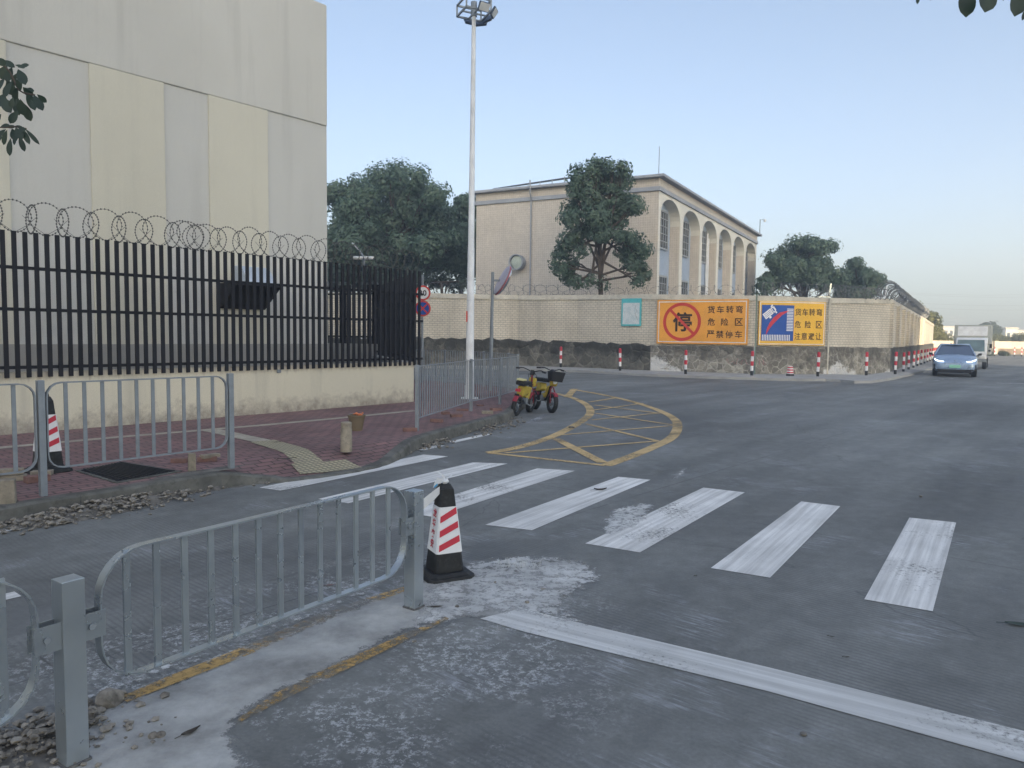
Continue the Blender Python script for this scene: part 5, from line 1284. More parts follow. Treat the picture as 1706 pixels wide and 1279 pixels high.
# ================================================================ BIKES
def make_bike(t, basket=True, box=True):
    wr = .215
    def wheel(x, name):
        q = MB(); q.tube([(x + (wr - .035) * math.cos(a), 0, wr + (wr - .035) * math.sin(a)) for a in [2 * math.pi * k / 28 for k in range(28)]], .052, 10, closed=True); w_ = q.build(name, Mt['blackrub'], t, smooth=True)
        q = MB(); q.tube([(x + .135 * math.cos(a), 0, wr + .135 * math.sin(a)) for a in [2 * math.pi * k / 24 for k in range(24)]], .013, 6, closed=True)
        for k in range(6):
            a = math.pi * k / 3; q.bar((x, 0, wr), (x + .13 * math.cos(a), 0, wr + .13 * math.sin(a)), .02, .016)
        q.lathe((x, 0, wr), [(.045, -.05), (.05, 0), (.045, .05)], 14, axis='Y'); q.build('rim', Mt['greyrail'], w_, smooth=True)
    wheel(.44, 'front_wheel'); wheel(-.44, 'rear_wheel')
    q = MB(); q.tube(smooth_line([(-.40, 0, .27), (-.28, 0, .33), (-.05, 0, .28), (.12, 0, .30), (.24, 0, .52), (.29, 0, .70)], 4), .030, 8)
    q.tube([(-.25, 0, .33), (-.20, 0, .62)], .020, 8)
    for s_ in (-1, 1): q.tube([(-.44, s_ * .06, wr), (-.22, s_ * .055, .34)], .013, 6)
    q.build('frame', Mt['darkplastic'], t, smooth=True)
    q = MB()
    for s_ in (-1, 1): q.tube([(.44, s_ * .058, wr), (.38, s_ * .055, .46), (.335, s_ * .03, .56)], .015, 8)
    q.tube([(.335, 0, .56), (.27, 0, .82), (.25, 0, .90)], .022, 8); q.build('fork', mat('dark_red_fork', (.20, .03, .04), .5), t, smooth=True)
    q = MB(); q.tube(smooth_line([(.14, -.33, .97), (.20, -.20, .985), (.25, 0, .93), (.20, .20, .985), (.14, .33, .97)], 4), .012, 8); hb = q.build('handlebar', Mt['darkplastic'], t, smooth=True)
    q = MB()
    for s_ in (-1, 1): q.tube([(.15, s_ * .27, .973), (.12, s_ * .36, .965)], .019, 8); q.bar((.22, s_ * .22, .975), (.26, s_ * .34, .955), .008)
    q.build('grip', Mt['blackrub'], hb)
    q = MB(); q.prism([(.21, -.04, .86), (.32, -.04, .84), (.33, -.04, .93), (.24, -.04, .97)], (0, 0, 0), (0, .08, 0)); q.build('display', Mt['darkplastic'], hb, bevel=.008)
    q = MB()                                            # padded seat
    for a, b, c_, d in (((-.36), .10, .70, .085), ((-.20), .105, .71, .085), ((-.06), .07, .70, .07)): pass
    q.prism([(-.42, 0, .66), (-.42, 0, .735), (-.38, 0, .76), (-.20, 0, .745), (-.04, 0, .75), (-.01, 0, .72), (-.03, 0, .66)], (0, -.11, 0), (0, .11, 0)); q.build('seat', Mt['blackrub'], t, bevel=.03, smooth=True)
    q = MB(); q.prism([(-.36, 0, .42), (-.34, 0, .64), (-.12, 0, .64), (-.08, 0, .50), (-.12, 0, .46)], (0, -.08, 0), (0, .08, 0)); q.build('battery_box', Mt['bikeyellow'], t, bevel=.02)
    q = MB(); q.prism([(-.0, 0, .29), (-.08, 0, .40), (.08, 0, .42), (.19, 0, .60), (.24, 0, .56), (.14, 0, .33)], (0, -.06, 0), (0, .06, 0)); q.build('body_shell', Mt['bikeyellow'], t, bevel=.02)
    q = MB(); q.prism([(.34, 0, .58), (.30, 0, .74), (.35, 0, .80), (.42, 0, .76), (.42, 0, .62)], (0, -.085, 0), (0, .085, 0)); fs = q.build('front_shell', Mt['bikeyellow'], t, bevel=.02)
    q = MB(); q.lathe((.43, 0, .69), [(.05, 0), (.045, .03), (.01, .045)], 14, axis='X'); q.build('headlight', Mt['white_dirty'], fs, smooth=True)
    for x, a0, a1 in ((.44, 40, 150), (-.44, 35, 150)):
        q = MB(); vs = []; n = 12
        for k in range(n):
            a = R(a0 + (a1 - a0) * k / (n - 1)); r_ = wr + .028
            for y, rr in ((-.055, r_ - .025), (-.04, r_), (.04, r_), (.055, r_ - .025)): vs.append((x + rr * math.cos(a), y, wr + rr * math.sin(a)))
        q.add(vs, [(4 * k + j, 4 * k + j + 1, 4 * k + 5 + j, 4 * k + 4 + j) for k in range(n - 1) for j in range(3)]); q.build('mudguard', mat('dull_red_plastic', (.27, .03, .05), .5), t, smooth=True)
    q = MB(); q.box((-.50, 0, .56), (.03, .12, .06)); q.bar((-.38, 0, .60), (-.50, 0, .56), .02); q.build('tail_light', Mt['red'], t, bevel=.008)
    q = MB(); q.tube([(-.05, .05, .27), (-.12, .20, .02)], .011, 6); q.tube([(-.02, -.04, .26), (.0, -.14, .22)], .012, 6); q.box((0, -.17, .22), (.07, .07, .02)); q.build('kickstand', Mt['greyrail'], t)
    q = MB()
    for y_, z_ in ((.03, .9), (-.03, .92), (.05, .86)): q.tube(smooth_line([(.22, y_, z_), (.34, y_ * 2.5, .84), (.33, y_, .66), (.18, y_, .50), (.02, y_, .42)], 4), .006, 5)
    q.build('cable', Mt['blackrub'], t, smooth=True)
    q = MB(); q.lathe((-.02, 0, .30), [(.075, -.07), (.08, 0), (.075, .07)], 14, axis='Y'); q.build('motor', Mt['greyrail'], t, smooth=True)
    q = MB(); q.box((-.62 + .1, 0, .42), (.012, .11, .13)); q.build('rear_flap', Mt['blackrub'], t)
    if basket:
        q = MB()
        def rg(z, k): return [(.36 + x * k, y * k, z) for x, y in ((-.03, -.17), (.22, -.17), (.22, .17), (-.03, .17))]
        lo_, hi_ = rg(.70, .8), rg(.92, 1.0); q.add(lo_ + hi_, [(0, 1, 2, 3), (0, 1, 5, 4), (1, 2, 6, 5), (2, 3, 7, 6), (3, 0, 4, 7)])
        o = q.build('basket', Mt['darkplastic'], t); so = o.modifiers.new('wall', 'SOLIDIFY'); so.thickness = .012
    if box:
        q = MB(); q.prism([(-.46, 0, .765), (-.44, 0, .80), (-.30, 0, .805), (-.24, 0, .765)], (0, -.09, 0), (0, .09, 0)); q.build('seat_pad', mat('pale_yellow_cloth', (.50, .47, .25), .8), t, bevel=.01)
p1 = Vector((.30, 14.95, 0)); p2 = Vector((.74, 15.6, 0))
t = thing('electric_bike', 'yellow and red mini electric bike with a black seat parked nearest the railing', 'electric bike', p1, R(50))
make_bike(t, False, True); t.rotation_euler = (R(8), 0, R(68))
t = thing('electric_bike', 'yellow and red mini electric bike with a black front basket facing the road', 'electric bike', p2, R(-60))
make_bike(t, True, False); t.rotation_euler = (R(-7), 0, R(-66))

for b_k in [x for x in C.objects if x.get('category') == 'electric bike']: b_k.scale = (.9, .9, .93); b_k.location.x -= .08
# ================================================================ CAR
def loft(mb, rings):
    n = len(rings[0]); vs = [p for r_ in rings for p in r_]
    mb.add(vs, [(i * n + k, i * n + (k + 1) % n, (i + 1) * n + (k + 1) % n, (i + 1) * n + k) for i in range(len(rings) - 1) for k in range(n)] + [tuple(range(n - 1, -1, -1)), tuple((len(rings) - 1) * n + k for k in range(n))])
def ring(y, pts): return [(x, y, z) for x, z in pts] + [(-x, y, z) for x, z in reversed(pts)]
cd = Vector((.50, .866, 0)); cpos = G(1590, 628); 
t = CAR = thing('car', 'blue grey electric hatchback driving towards the junction with its headlights on', 'car', cpos + cd * 2.2, math.atan2(cd.y, cd.x) - math.pi / 2)
q = MB()
def sec(y, hw, zb, zm, zt, crown, k=.55): return ring(y, [(hw * .80, zb), (hw * .97, zb + .12), (hw, zm), (hw * .985, zt - .08), (hw * .90, zt), (hw * k, zt + crown * .7), (hw * .2, zt + crown)])
loft(q, [sec(-2.26, .66, .30, .42, .62, .01), sec(-2.18, .80, .22, .45, .74, .02), sec(-1.95, .905, .20, .50, .86, .04), sec(-1.5, .94, .20, .55, .95, .06), sec(-.95, .95, .20, .58, 1.01, .07), sec(0, .95, .20, .6, 1.02, .02), sec(1.2, .95, .20, .6, 1.04, .02), sec(1.9, .93, .22, .6, 1.05, .02), sec(2.2, .85, .3, .6, .98, .01)])
body = q.build('body', Mt['carpaint'], t, smooth=True, sub=1)
def cab(mb, k=1.0, dz=0):
    b = [(-.84, -1.06, 1.0), (.84, -1.06, 1.0), (.86, 2.02, 1.03), (-.86, 2.02, 1.03)]; tp_ = [(-.60, -.12, 1.50), (.60, -.12, 1.50), (.62, 1.35, 1.50), (-.62, 1.35, 1.50)]
    return b, tp_
b_, tp_ = cab(None); q = MB(); q.add(b_ + tp_, [(0, 1, 5, 4), (1, 2, 6, 5), (2, 3, 7, 6), (3, 0, 4, 7)]); gl = q.build('windows', mat('car_glass', (.07, .10, .16), .12, var=.05, spec=.9), t)
q = MB(); q.prism([(-.60, -.14, 1.50), (0, -.26, 1.525), (.60, -.14, 1.50), (.64, .6, 1.53), (.62, 1.38, 1.50), (-.62, 1.38, 1.50), (-.64, .6, 1.53)], (0, 0, -.01), (0, 0, .045)); q.build('roof', Mt['carpaint'], t, bevel=.02, smooth=True)
q = MB()
for s_ in (-1, 1):
    q.bar((s_ * .85, -1.07, .99), (s_ * .61, -.12, 1.51), .055, .05); q.bar((s_ * .62, 1.35, 1.51), (s_ * .87, 2.02, 1.03), .08, .05); q.bar((s_ * .61, -.12, 1.51), (s_ * .63, 1.35, 1.51), .04); q.bar((s_ * .62, .5, 1.5), (s_ * .87, .5, 1.02), .06)
q.build('pillar', Mt['carpaint'], t)
q = MB(); q.box((0, -2.20, .30), (1.35, .10, .13)); q.box((0, -2.15, .215), (1.5, .2, .05)); q.build('lower_grille', Mt['darkplastic'], t, bevel=.02)
for s_ in (-1, 1):
    q = MB(); q.prism([(s_ * .66, -2.20, .30), (s_ * .86, -2.02, .33), (s_ * .88, -2.0, .60), (s_ * .80, -2.1, .58)], (0, -.03, 0), (0, .06, 0)); q.build('air_intake', Mt['darkplastic'], t)
    q = MB(); q.tube([(s_ * .46, -2.225, .735), (s_ * .64, -2.17, .735), (s_ * .80, -2.05, .80), (s_ * .84, -1.95, .85)], [.018, .03, .03, .016], 8)
    nl = N('headlight_led'); em = nl.t.nodes.new('ShaderNodeEmission'); em.inputs[0].default_value = (.75, .88, 1, 1); em.inputs[1].default_value = 1.3; nl.t.links.new(em.outputs[0], nl.out.inputs[0])
    q.build('headlight', nl.m, t, smooth=True)
    q = MB(); q.prism([(s_ * .90, -.86, 1.0), (s_ * 1.10, -.80, 1.02), (s_ * 1.12, -.80, 1.13), (s_ * .98, -.84, 1.12)], (0, 0, 0), (0, .12, 0)); q.build('mirror', Mt['darkplastic'], t, bevel=.02)
    for y in (-1.42, 1.42):
        q = MB(); q.lathe((s_ * .80, y, .335), [(.25, -.11), (.325, -.10), (.335, -.06), (.335, .06), (.325, .10), (.25, .11)], 24, axis='X'); wq = q.build('wheel', Mt['blackrub'], t, smooth=True)
        q = MB(); q.lathe((s_ * .80, y, .335), [(.235, -.115), (.06, -.10), (.05, .10), (.235, .115)], 20, axis='X'); q.build('rim', Mt['galv'], wq)
q = MB(); q.box((0, -2.285, .505), (.46, .012, .15)); pl_ = q.build('number_plate', mat('pale_green_plate', (.25, .55, .42), .5, var=.05), t)
q = MB(); q.box((0, -2.265, .64), (1.1, .02, .012)); q.box((0, -2.30, .77), (.10, .12, .02)); q.build('front_trim', Mt['galv'], t)
q = MB(); q.lathe((-.33, .25, 1.12), [(.02, -.12), (.16, -.06), (.13, .02), (.05, .06), (.09, .12), (.10, .2), (.06, .27), (.01, .28)], 10); 
tag(q.build('person', mat('driver_clothes', (.35, .33, .33), .8), gl, smooth=True), 'dim driver in pale clothes')

CAR.scale = (.93, .93, .92)
# ================================================================ TRUCK
td = Vector((.56, .828, 0)); tp0 = G(1622, 614) + td * .5; tp0 = AT(1616, 600, 41.5); tp0.z = 0
t = thing('box_truck', 'white box truck following close behind the blue grey car', 'truck', tp0, math.atan2(td.y, td.x) - math.pi / 2)
q = MB(); q.box((0, 3.9, 2.02), (2.10, 4.2, 2.06)); q.build('cargo_box', mat('dusty_box_panel', (.36, .38, .36), .7, var=.1), t, bevel=.02)
q = MB(); q.box((0, 1.79, 2.62), (1.7, .02, .66)); q.build('wind_panel', Mt['white_dirty'], t)
q = MB(); q.prism([(-.88, .02, .55), (-.88, -.04, 1.20), (-.86, .30, 2.02), (-.84, .5, 2.14), (-.84, 1.6, 2.16), (-.88, 1.6, .55)], (0, 0, 0), (1.74, 0, 0)); q.build('cab', Mt['white_dirty'], t, bevel=.05, smooth=True)
q = MB(); q.add([(-.78, -.045, 1.22), (.78, -.045, 1.22), (.74, .262, 2.0), (-.74, .262, 2.0)], [(0, 1, 2, 3)]); q.build('windshield', mat('greenish_truck_glass', (.10, .16, .17), .15, var=.3, spec=.8), t)
q = MB(); q.box((0, -.06, .62), (1.8, .14, .22)); q.box((0, .0, .88), (1.0, .12, .14)); q.build('bumper', mat('grey_bumper', (.25, .27, .28), .6), t, bevel=.02)
for s_ in (-1, 1):
    q = MB(); q.box((s_ * .70, -.05, .88), (.26, .08, .15)); q.build('headlight', Mt['white'], t, bevel=.02)
    q = MB(); q.bar((s_ * .86, .1, 1.75), (s_ * 1.08, -.02, 1.65), .02); q.box((s_ * 1.10, -.03, 1.60), (.14, .05, .28)); q.box((s_ * 1.04, -.03, 1.28), (.13, .05, .12)); q.build('mirror', Mt['darkplastic'], t, bevel=.015)
    for y in (.75, 4.6):
        q = MB(); q.lathe((s_ * .78, y, .36), [(.25, -.12), (.35, -.10), (.36, 0), (.35, .10), (.25, .12)], 20, axis='X'); wq = q.build('wheel', Mt['blackrub'], t, smooth=True)
        q = MB(); q.lathe((s_ * .78, y, .36), [(.2, -.125), (.05, -.09), (.05, .09), (.2, .125)], 16, axis='X'); q.build('rim', Mt['galv'], wq)
q = MB(); q.box((0, 3.4, .75), (.8, 5.0, .2)); q.build('chassis', Mt['darkplastic'], t)

t.scale = (.86, .82, .82)
# ================================================================ TREES
def tree(name, label, base, trunk_top, blobs, n, leaf, m_, tr=.22, group=None, limbs=True, seed=1, cat='tree', droop=0.0, clump=.55, fill=.35):
    """base, trunk_top: points; blobs: (centre, radius). Leaves sit in small clumps on the blobs."""
    rng = np.random.default_rng(seed); rnd = random.Random(seed); base = Vector(base)
    t = thing(name, label, cat, base, 0, group); tt = Vector(trunk_top)
    q = MB(base); mid = base.lerp(tt, .5) + Vector((rnd.uniform(-.2, .2), rnd.uniform(-.2, .2), 0))
    q.tube(smooth_line([base - Vector((0, 0, .1)), base.lerp(mid, .4), mid, tt], 3), [tr * (1 - .05 * i) for i in range(10)], 8)
    if limbs:
        for c_, r_ in blobs:
            a = base.lerp(tt, rnd.uniform(.55, 1.0)) if rnd.random() < .7 else tt
            k_ = a.lerp(c_, .5) + Vector((rnd.uniform(-.3, .3), rnd.uniform(-.3, .3), rnd.uniform(-.1, .4))) * r_ * .5
            q.tube(smooth_line([a, k_, c_], 3), [tr * .42, tr * .38, tr * .34, tr * .28, tr * .22, tr * .16, tr * .08], 5)
            for _ in range(3):
                e_ = c_ + Vector((rnd.gauss(0, 1), rnd.gauss(0, 1), rnd.gauss(0, 1))).normalized() * r_ * .8; q.tube([k_, k_.lerp(e_, .5) + Vector((0, 0, .1)), e_], [tr * .2, tr * .12, tr * .04], 4)
    q.build('trunk', Mt['trunk'], t, smooth=True, uv=False)
    vol = np.array([r_ ** 2 for _, r_ in blobs]); pr = vol / vol.sum(); PT = []; EE = []
    for (c_, r_), p_ in zip(blobs, pr):
        nl = int(n * p_); nc = max(8, int(9 * r_ ** 2 / (clump ** 2)))
        d = rng.normal(size=(nc, 3)); d /= np.linalg.norm(d, axis=1)[:, None]; rad = r_ * (1 - fill * rng.random(nc) ** 1.5)
        cc_ = np.array(c_) + d * rad[:, None] * np.array([1, 1, .85])
        cr = clump * rng.uniform(.55, 1.2, nc)
        idx = rng.integers(0, nc, nl); e_ = rng.normal(size=(nl, 3)); e_ /= np.linalg.norm(e_, axis=1)[:, None]
        e_[:, 2] = e_[:, 2] * .85 + .12
        EE.append(e_ + .5 * d[idx]); PT.append(cc_[idx] + e_ * (cr[idx] * rng.uniform(.5, 1.05, nl) ** .6)[:, None])
    P = np.concatenate(PT); n_ = len(P); 
    NN = np.concatenate(EE) + rng.normal(size=(n_, 3)) * .42 + np.array([0, 0, .25]); NN /= np.linalg.norm(NN, axis=1)[:, None]   # leaves face out of their clump
    A = rng.normal(size=(n_, 3)); A -= (A * NN).sum(1)[:, None] * NN; A /= np.linalg.norm(A, axis=1)[:, None]; B = np.cross(NN, A)
    s_ = leaf * rng.uniform(.6, 1.3, n_)[:, None]; Q = P - np.array(base)
    V = np.stack([Q - A * s_ * .5, Q + B * s_ * .28 , Q + A * s_ * .5, Q - B * s_ * .28], 1).reshape(-1, 3)
    me = bpy.data.meshes.new('crown'); me.vertices.add(n_ * 4); me.vertices.foreach_set('co', V.ravel())
    me.loops.add(n_ * 4); me.loops.foreach_set('vertex_index', np.arange(n_ * 4)); me.polygons.add(n_)
    me.polygons.foreach_set('loop_start', np.arange(n_) * 4); me.polygons.foreach_set('loop_total', np.full(n_, 4)); me.update(); me.validate()
    me.materials.append(Mt[m_]); o = bpy.data.objects.new('crown', me); C.objects.link(o); o.parent = t
    return t
def pxblobs(L, Y, dj=1.5, seed=0):
    rnd = random.Random(seed); out = []
    for x, y, r in L:
        Yb = Y + rnd.uniform(-dj, dj); out.append((AT(x, y, Yb), r / F * Yb))
    return out
def g0(p): return Vector((p.x, p.y, 0))
# tree in front of the arched building
L = [(968, 300, 17), (1000, 296, 20), (1032, 303, 18), (958, 322, 14), (985, 328, 24), (1015, 330, 22), (1045, 340, 20), (958, 350, 18), (945, 368, 15), (990, 362, 24), (1025, 365, 20), (1058, 345, 14), (968, 388, 18), (1002, 392, 15), (948, 402, 15), (938, 425, 15), (930, 445, 12), (952, 440, 12), (948, 462, 13), (962, 475, 8), (1032, 392, 12), (1052, 402, 16), (1040, 425, 15), (1064, 420, 16), (1060, 442, 15), (1070, 458, 11), (1062, 470, 8), (984, 468, 8), (1004, 474, 6), (1002, 278, 12), (985, 286, 12), (1038, 284, 12), (1022, 280, 8), (990, 270, 6), (962, 285, 9), (968, 418, 9)]
Yt = 37.0; bs = g0(AT(1006, 600, Yt))
tree('broadleaf_tree', 'slender dark green tree with open lower limbs in front of the arched building', bs, AT(998, 385, Yt), pxblobs(L, Yt, .8, 1), 26000, .165, 'leafA', .17, seed=11, clump=.40, fill=.55)
# great tree at left
rnd = random.Random(5); L = []
for k in range(60):
    a = rnd.uniform(0, math.pi); rr = rnd.uniform(.2, .86) ; L.append((648 + math.cos(a) * rr * 125, 425 - math.sin(a) * rr * 140, rnd.uniform(18, 30)))
for x in range(530, 800, 18): L.append((x, 430 + rnd.uniform(-15, 15), 22))
L += [(600, 320, 25), (650, 305, 24), (690, 300, 20), (560, 330, 26), (620, 300, 16), (668, 292, 14), (720, 325, 20)]
Yt = 50
tree('broadleaf_tree', 'huge round dark tree rising between the cream building and the lamp mast', g0(AT(655, 600, Yt)), AT(655, 420, Yt), pxblobs(L, Yt, 3.5, 2), 95000, .25, 'leafA', .4, seed=12, clump=.85, fill=.4)
L = [(770, 345, 18), (765, 370, 24), (780, 400, 26), (760, 420, 24), (790, 350, 14), (755, 395, 20), (775, 440, 22), (742, 385, 20)]
tree('broadleaf_tree', 'smaller dark tree beside the left end of the arched building', g0(AT(770, 600, 53)), AT(770, 420, 53), pxblobs(L, 53, 1.5, 3), 22000, .25, 'leafA', .25, seed=13, clump=.8, fill=.4)
L = [(x, 462 + (x % 7), 14) for x in range(520, 700, 14)]
tree('broadleaf_tree', 'low dark undergrowth tree showing behind the black fence', g0(AT(600, 600, 47)), AT(600, 500, 47), pxblobs(L, 47, 2, 4), 15000, .25, 'leafB', .2, seed=14, clump=.7)
L = [(690 + k * 14, 468 + (k * 5 % 9), 9) for k in range(7)]
tree('broadleaf_tree', 'thin bushy tree with gaps of sky above the razor wire at left', g0(AT(735, 600, 47)), AT(735, 470, 47), pxblobs(L, 47, 1, 5), 1800, .22, 'leafB', .16, seed=15, clump=.6)
# right tree pair
rnd = random.Random(6); L = []
for k in range(34):
    a = rnd.uniform(-.1, math.pi + .1); rr = rnd.uniform(.1, .84) ** .8; L.append((1338 + math.cos(a) * rr * 70, 470 - math.sin(a) * rr * 76, rnd.uniform(10, 17)))
L += [(1275, 478, 12), (1290, 465, 14), (1400, 470, 14), (1350, 402, 10), (1325, 405, 9), (1385, 410, 9)]
tree('broadleaf_tree', 'round blue green tree behind the wall above the truck sign', g0(AT(1340, 600, 60)), AT(1340, 450, 60), pxblobs(L, 60, 1.8, 7), 42000, .24, 'leafA', .3, seed=16, clump=.62, fill=.5)
L = [(1425, 440, 9), (1422, 455, 12), (1440, 462, 12), (1415, 475, 14), (1455, 468, 11), (1440, 485, 15), (1466, 472, 8), (1420, 495, 14), (1405, 490, 12)]
tree('broadleaf_tree', 'lower pointed tree at the right shoulder of the round tree behind the wall', g0(AT(1430, 600, 61)), AT(1430, 480, 61), pxblobs(L, 61, 1.2, 8), 14000, .22, 'leafA', .22, seed=17, clump=.55)
# sunlit far trees at the end of the wall
L = [(1522, 515, 7), (1530, 523, 8), (1540, 527, 8), (1516, 524, 6), (1548, 534, 9), (1556, 540, 9), (1560, 552, 11), (1552, 560, 10), (1566, 565, 9), (1556, 575, 9), (1545, 545, 8)]
tree('broadleaf_tree', 'sunlit yellow green tree leaning over the far end of the wall', g0(AT(1552, 600, 92)), AT(1550, 560, 92), pxblobs(L, 92, 3, 9), 16000, .30, 'leafC', .2, seed=18, clump=.8)
L = [(1574, 572, 7), (1582, 576, 7), (1590, 572, 6), (1568, 582, 7), (1598, 579, 6)]
tree('shrub', 'pale yellow green bush behind the car roof', g0(AT(1580, 600, 100)), AT(1580, 580, 100), pxblobs(L, 100, 2, 10), 6000, .30, 'leafC', .1, seed=19, cat='bush', clump=.7)
L = [(1630, 550, 5), (1640, 545, 6), (1651, 544, 5), (1658, 550, 5), (1645, 556, 8), (1635, 560, 6), (1655, 560, 6)]
tree('broadleaf_tree', 'dark spreading tree on the horizon right of the truck', g0(AT(1645, 590, 150)), AT(1645, 556, 150), pxblobs(L, 150, 3, 11), 5000, .5, 'leafB', .25, seed=20, clump=1.0)
L = [(1600 + k * 9, 566 + (k * 7 % 4), 6) for k in range(16)]
tree('hedge', 'long brownish hedge above the far boundary wall', g0(AT(1670, 590, 118)), AT(1670, 572, 118), pxblobs(L, 118, 3, 12), 14000, .35, 'leafC', .1, seed=21, cat='hedge', clump=.9, limbs=False)

# overhanging twigs close to the camera
def leaf_mesh(mb, base, dirv, nrm, L_, W_, curl=.25):
    d = dirv.normalized(); s_ = d.cross(nrm).normalized(); n_ = s_.cross(d).normalized(); k = 8; vs = []
    for i in range(k):
        u_ = i / (k - 1); w_ = W_ / 2 * (math.sin(math.pi * min(1, u_ * .92 + .02) ** 1.25) ** .8) if 0 < i < k - 1 else .0008
        c_ = base + d * (u_ * L_) - n_ * (curl * L_ * u_ * u_)
        for j in (-1, 0, 1): vs.append(c_ + s_ * j * w_ + n_ * (.16 * w_ * abs(j)))
    mb.add(vs, [(3 * i + j, 3 * i + j + 1, 3 * i + j + 4, 3 * i + j + 3) for i in range(k - 1) for j in (0, 1)])
def twig(name, label, stem, Y, leaves, L_=.09, W_=.04, seed=1):
    rnd = random.Random(seed); P = [AT(x, y, Y) for x, y in stem]; t = thing(name, label, 'branch', P[0])
    q = MB(P[0]); q.tube(smooth_line(P, 4), .004, 6); q.build('stem', Mt['trunk'], t, smooth=True, uv=False)
    lf = []
    for (x0, y0, x1, y1, w_) in leaves:
        a = AT(x0, y0, Y + rnd.uniform(-.12, .12)); b = AT(x1, y1, a.y + rnd.uniform(-.03, .03)); q = MB(P[0])
        leaf_mesh(q, a, b - a, Vector((rnd.uniform(-.4, .4), -1, rnd.uniform(.1, .5))), (b - a).length * 1.03, w_ / F * Y, .10)
        q.build('leaf', Mt['leafN'], t, smooth=True, uv=False)
    return t
lv = [(-5, 96, 8, 108, 12), (5, 100, 22, 110, 10), (30, 112, 46, 107, 8), (12, 108, 0, 130, 16), (25, 108, 41, 112, 7), (20, 112, 10, 134, 14), (30, 115, 41, 138, 15), (28, 122, 20, 142, 13), (35, 125, 30, 150, 15), (8, 130, -8, 150, 16), (12, 132, 22, 158, 16), (20, 135, 5, 160, 15),
      (30, 145, 22, 168, 16), (38, 145, 54, 160, 13), (44, 148, 57, 150, 8), (45, 152, 57, 181, 14), (56, 158, 70, 181, 13), (62, 157, 77, 170, 9), (60, 160, 66, 178, 10), (10, 155, -6, 176, 15), (8, 158, 10, 186, 17), (2, 160, 16, 185, 16), (22, 162, 18, 178, 10), (28, 165, 25, 174, 10), (28, 160, 30, 190, 17), (34, 165, 38, 191, 16), (40, 172, 50, 200, 15), (30, 184, 16, 204, 13), (50, 165, 57, 180, 8),
      (2, 190, -6, 200, 9), (0, 212, 14, 207, 7), (8, 212, 25, 210, 7), (22, 212, 36, 209, 7), (10, 215, -6, 228, 10), (12, 216, 4, 240, 12), (20, 214, 26, 232, 13), (26, 212, 36, 230, 12), (30, 212, 42, 216, 7), (36, 212, 48, 238, 9), (42, 214, 63, 238, 7), (18, 230, 14, 258, 13), (32, 226, 40, 250, 9), (2, 218, -8, 236, 12), (28, 220, 22, 240, 9)]
twig('leafy_twig', 'dark glossy leafy twig hanging in from the left edge in front of the cream building', [(-40, 90), (10, 112), (32, 150), (58, 158)], 3.6, lv, seed=3)
tw2 = [x for x in C.objects if x.get('category') == 'branch'][-1]
q = MB(AT(-40, 90, 3.6)); q.tube(smooth_line([AT(-40, 200, 3.6), AT(0, 212, 3.6), AT(24, 211, 3.6), AT(44, 214, 3.6)], 4), .003, 6); q.build('stem', Mt['trunk'], tw2, smooth=True, uv=False)
lv = [(1610, -26, 1612, 24, 27), (1645, -30, 1645, 17, 38), (1702, -26, 1694, 23, 28), (1530, -14, 1529, 4, 6), (1552, -10, 1551, 1, 5), (1672, -8, 1672, 1, 5), (1712, 10, 1705, 31, 8), (1580, -30, 1590, -4, 20)]
twig('leafy_twig', 'dark leaves hanging into the top right corner against the sky', [(1500, -40), (1600, -32), (1660, -34), (1740, -30)], 3.0, lv, seed=4)
q0 = [x for x in C.objects if x.name.startswith('leafy_twig')]
# a glimpse of leaf and wire at the far left
# small weed on the wall base
L = [(751, 561, 5), (746, 570, 5), (757, 568, 5)]
bs = WB[1].lerp(WB[2], .0) + Vector((-2.8, -.25, 1.35)) if False else AT(752, 572, 36.1)
tree('weed', 'small dark weed growing out of the wall base left of the mirror pole', AT(752, 574, 36.1), AT(752, 566, 36.1), pxblobs(L, 36.0, .1, 2), 260, .14, 'leafB', .01, seed=31, cat='weed', clump=.15, limbs=False)

# ================================================================ FAR BACKGROUND ON THE RIGHT
fa_ = Vector((AT(1560, 590, 84).x, 88, 0)); fb_ = Vector((112, 76, 0)); d = (fb_ - fa_).normalized()
t = thing('boundary_wall', 'far sunlit boundary wall with pale panels over a brown stone base', 'wall', fa_)
q = MB(fa_); wall_run(q, fa_, fb_, .3, 0, .72); q.build('stone_base', Mt['brownwall'], t)
q = MB(fa_); wall_run(q, fa_ + Vector((0, .08, 0)), fb_ + Vector((0, .08, 0)), .16, .72, 1.55); q.build('panel', Mt['wallbrick'], t)
q = MB(fa_); k = 0; LL_ = (fb_ - fa_).length
while k < LL_:
    p = fa_ + d * k; q.box((p.x, p.y, .8), (.35, .42, 1.6), math.atan2(d.y, d.x)); k += 4.2
q.build('pillar', Mt['wallbrick'], t)
kb2 = strip([fa_ + Vector((0, -2.5, 0)), fb_ + Vector((0, -2.5, 0))], .5, .08); kb2.prism([fa_ + Vector((0, -2.3, 0)), fb_ + Vector((0, -2.3, 0)), fb_, fa_], (0, 0, 0), (0, 0, .09)); struct(kb2.build('far_kerb', Mt['kerb_light']))
for i, x in enumerate((1657, 1690, 1702)):
    p = G(x, 595); p.y = min(p.y, 76); p = AT(x, 590, 77); o = copy_tree(b0); o.location = (p.x, p.y - .0, .0); o['label'] = ['striped bollard at the far kerb right of the truck', 'striped bollard at the far kerb near the right edge', 'striped bollard at the far kerb cut by the right edge'][i]
    o['group'] = 'red and white bollards along the far kerb'; o.rotation_euler = (0, 0, 0)
L = [(1645, 588, 3), (1650, 590, 3), (1676, 590, 2.5), (1668, 588, 3)]
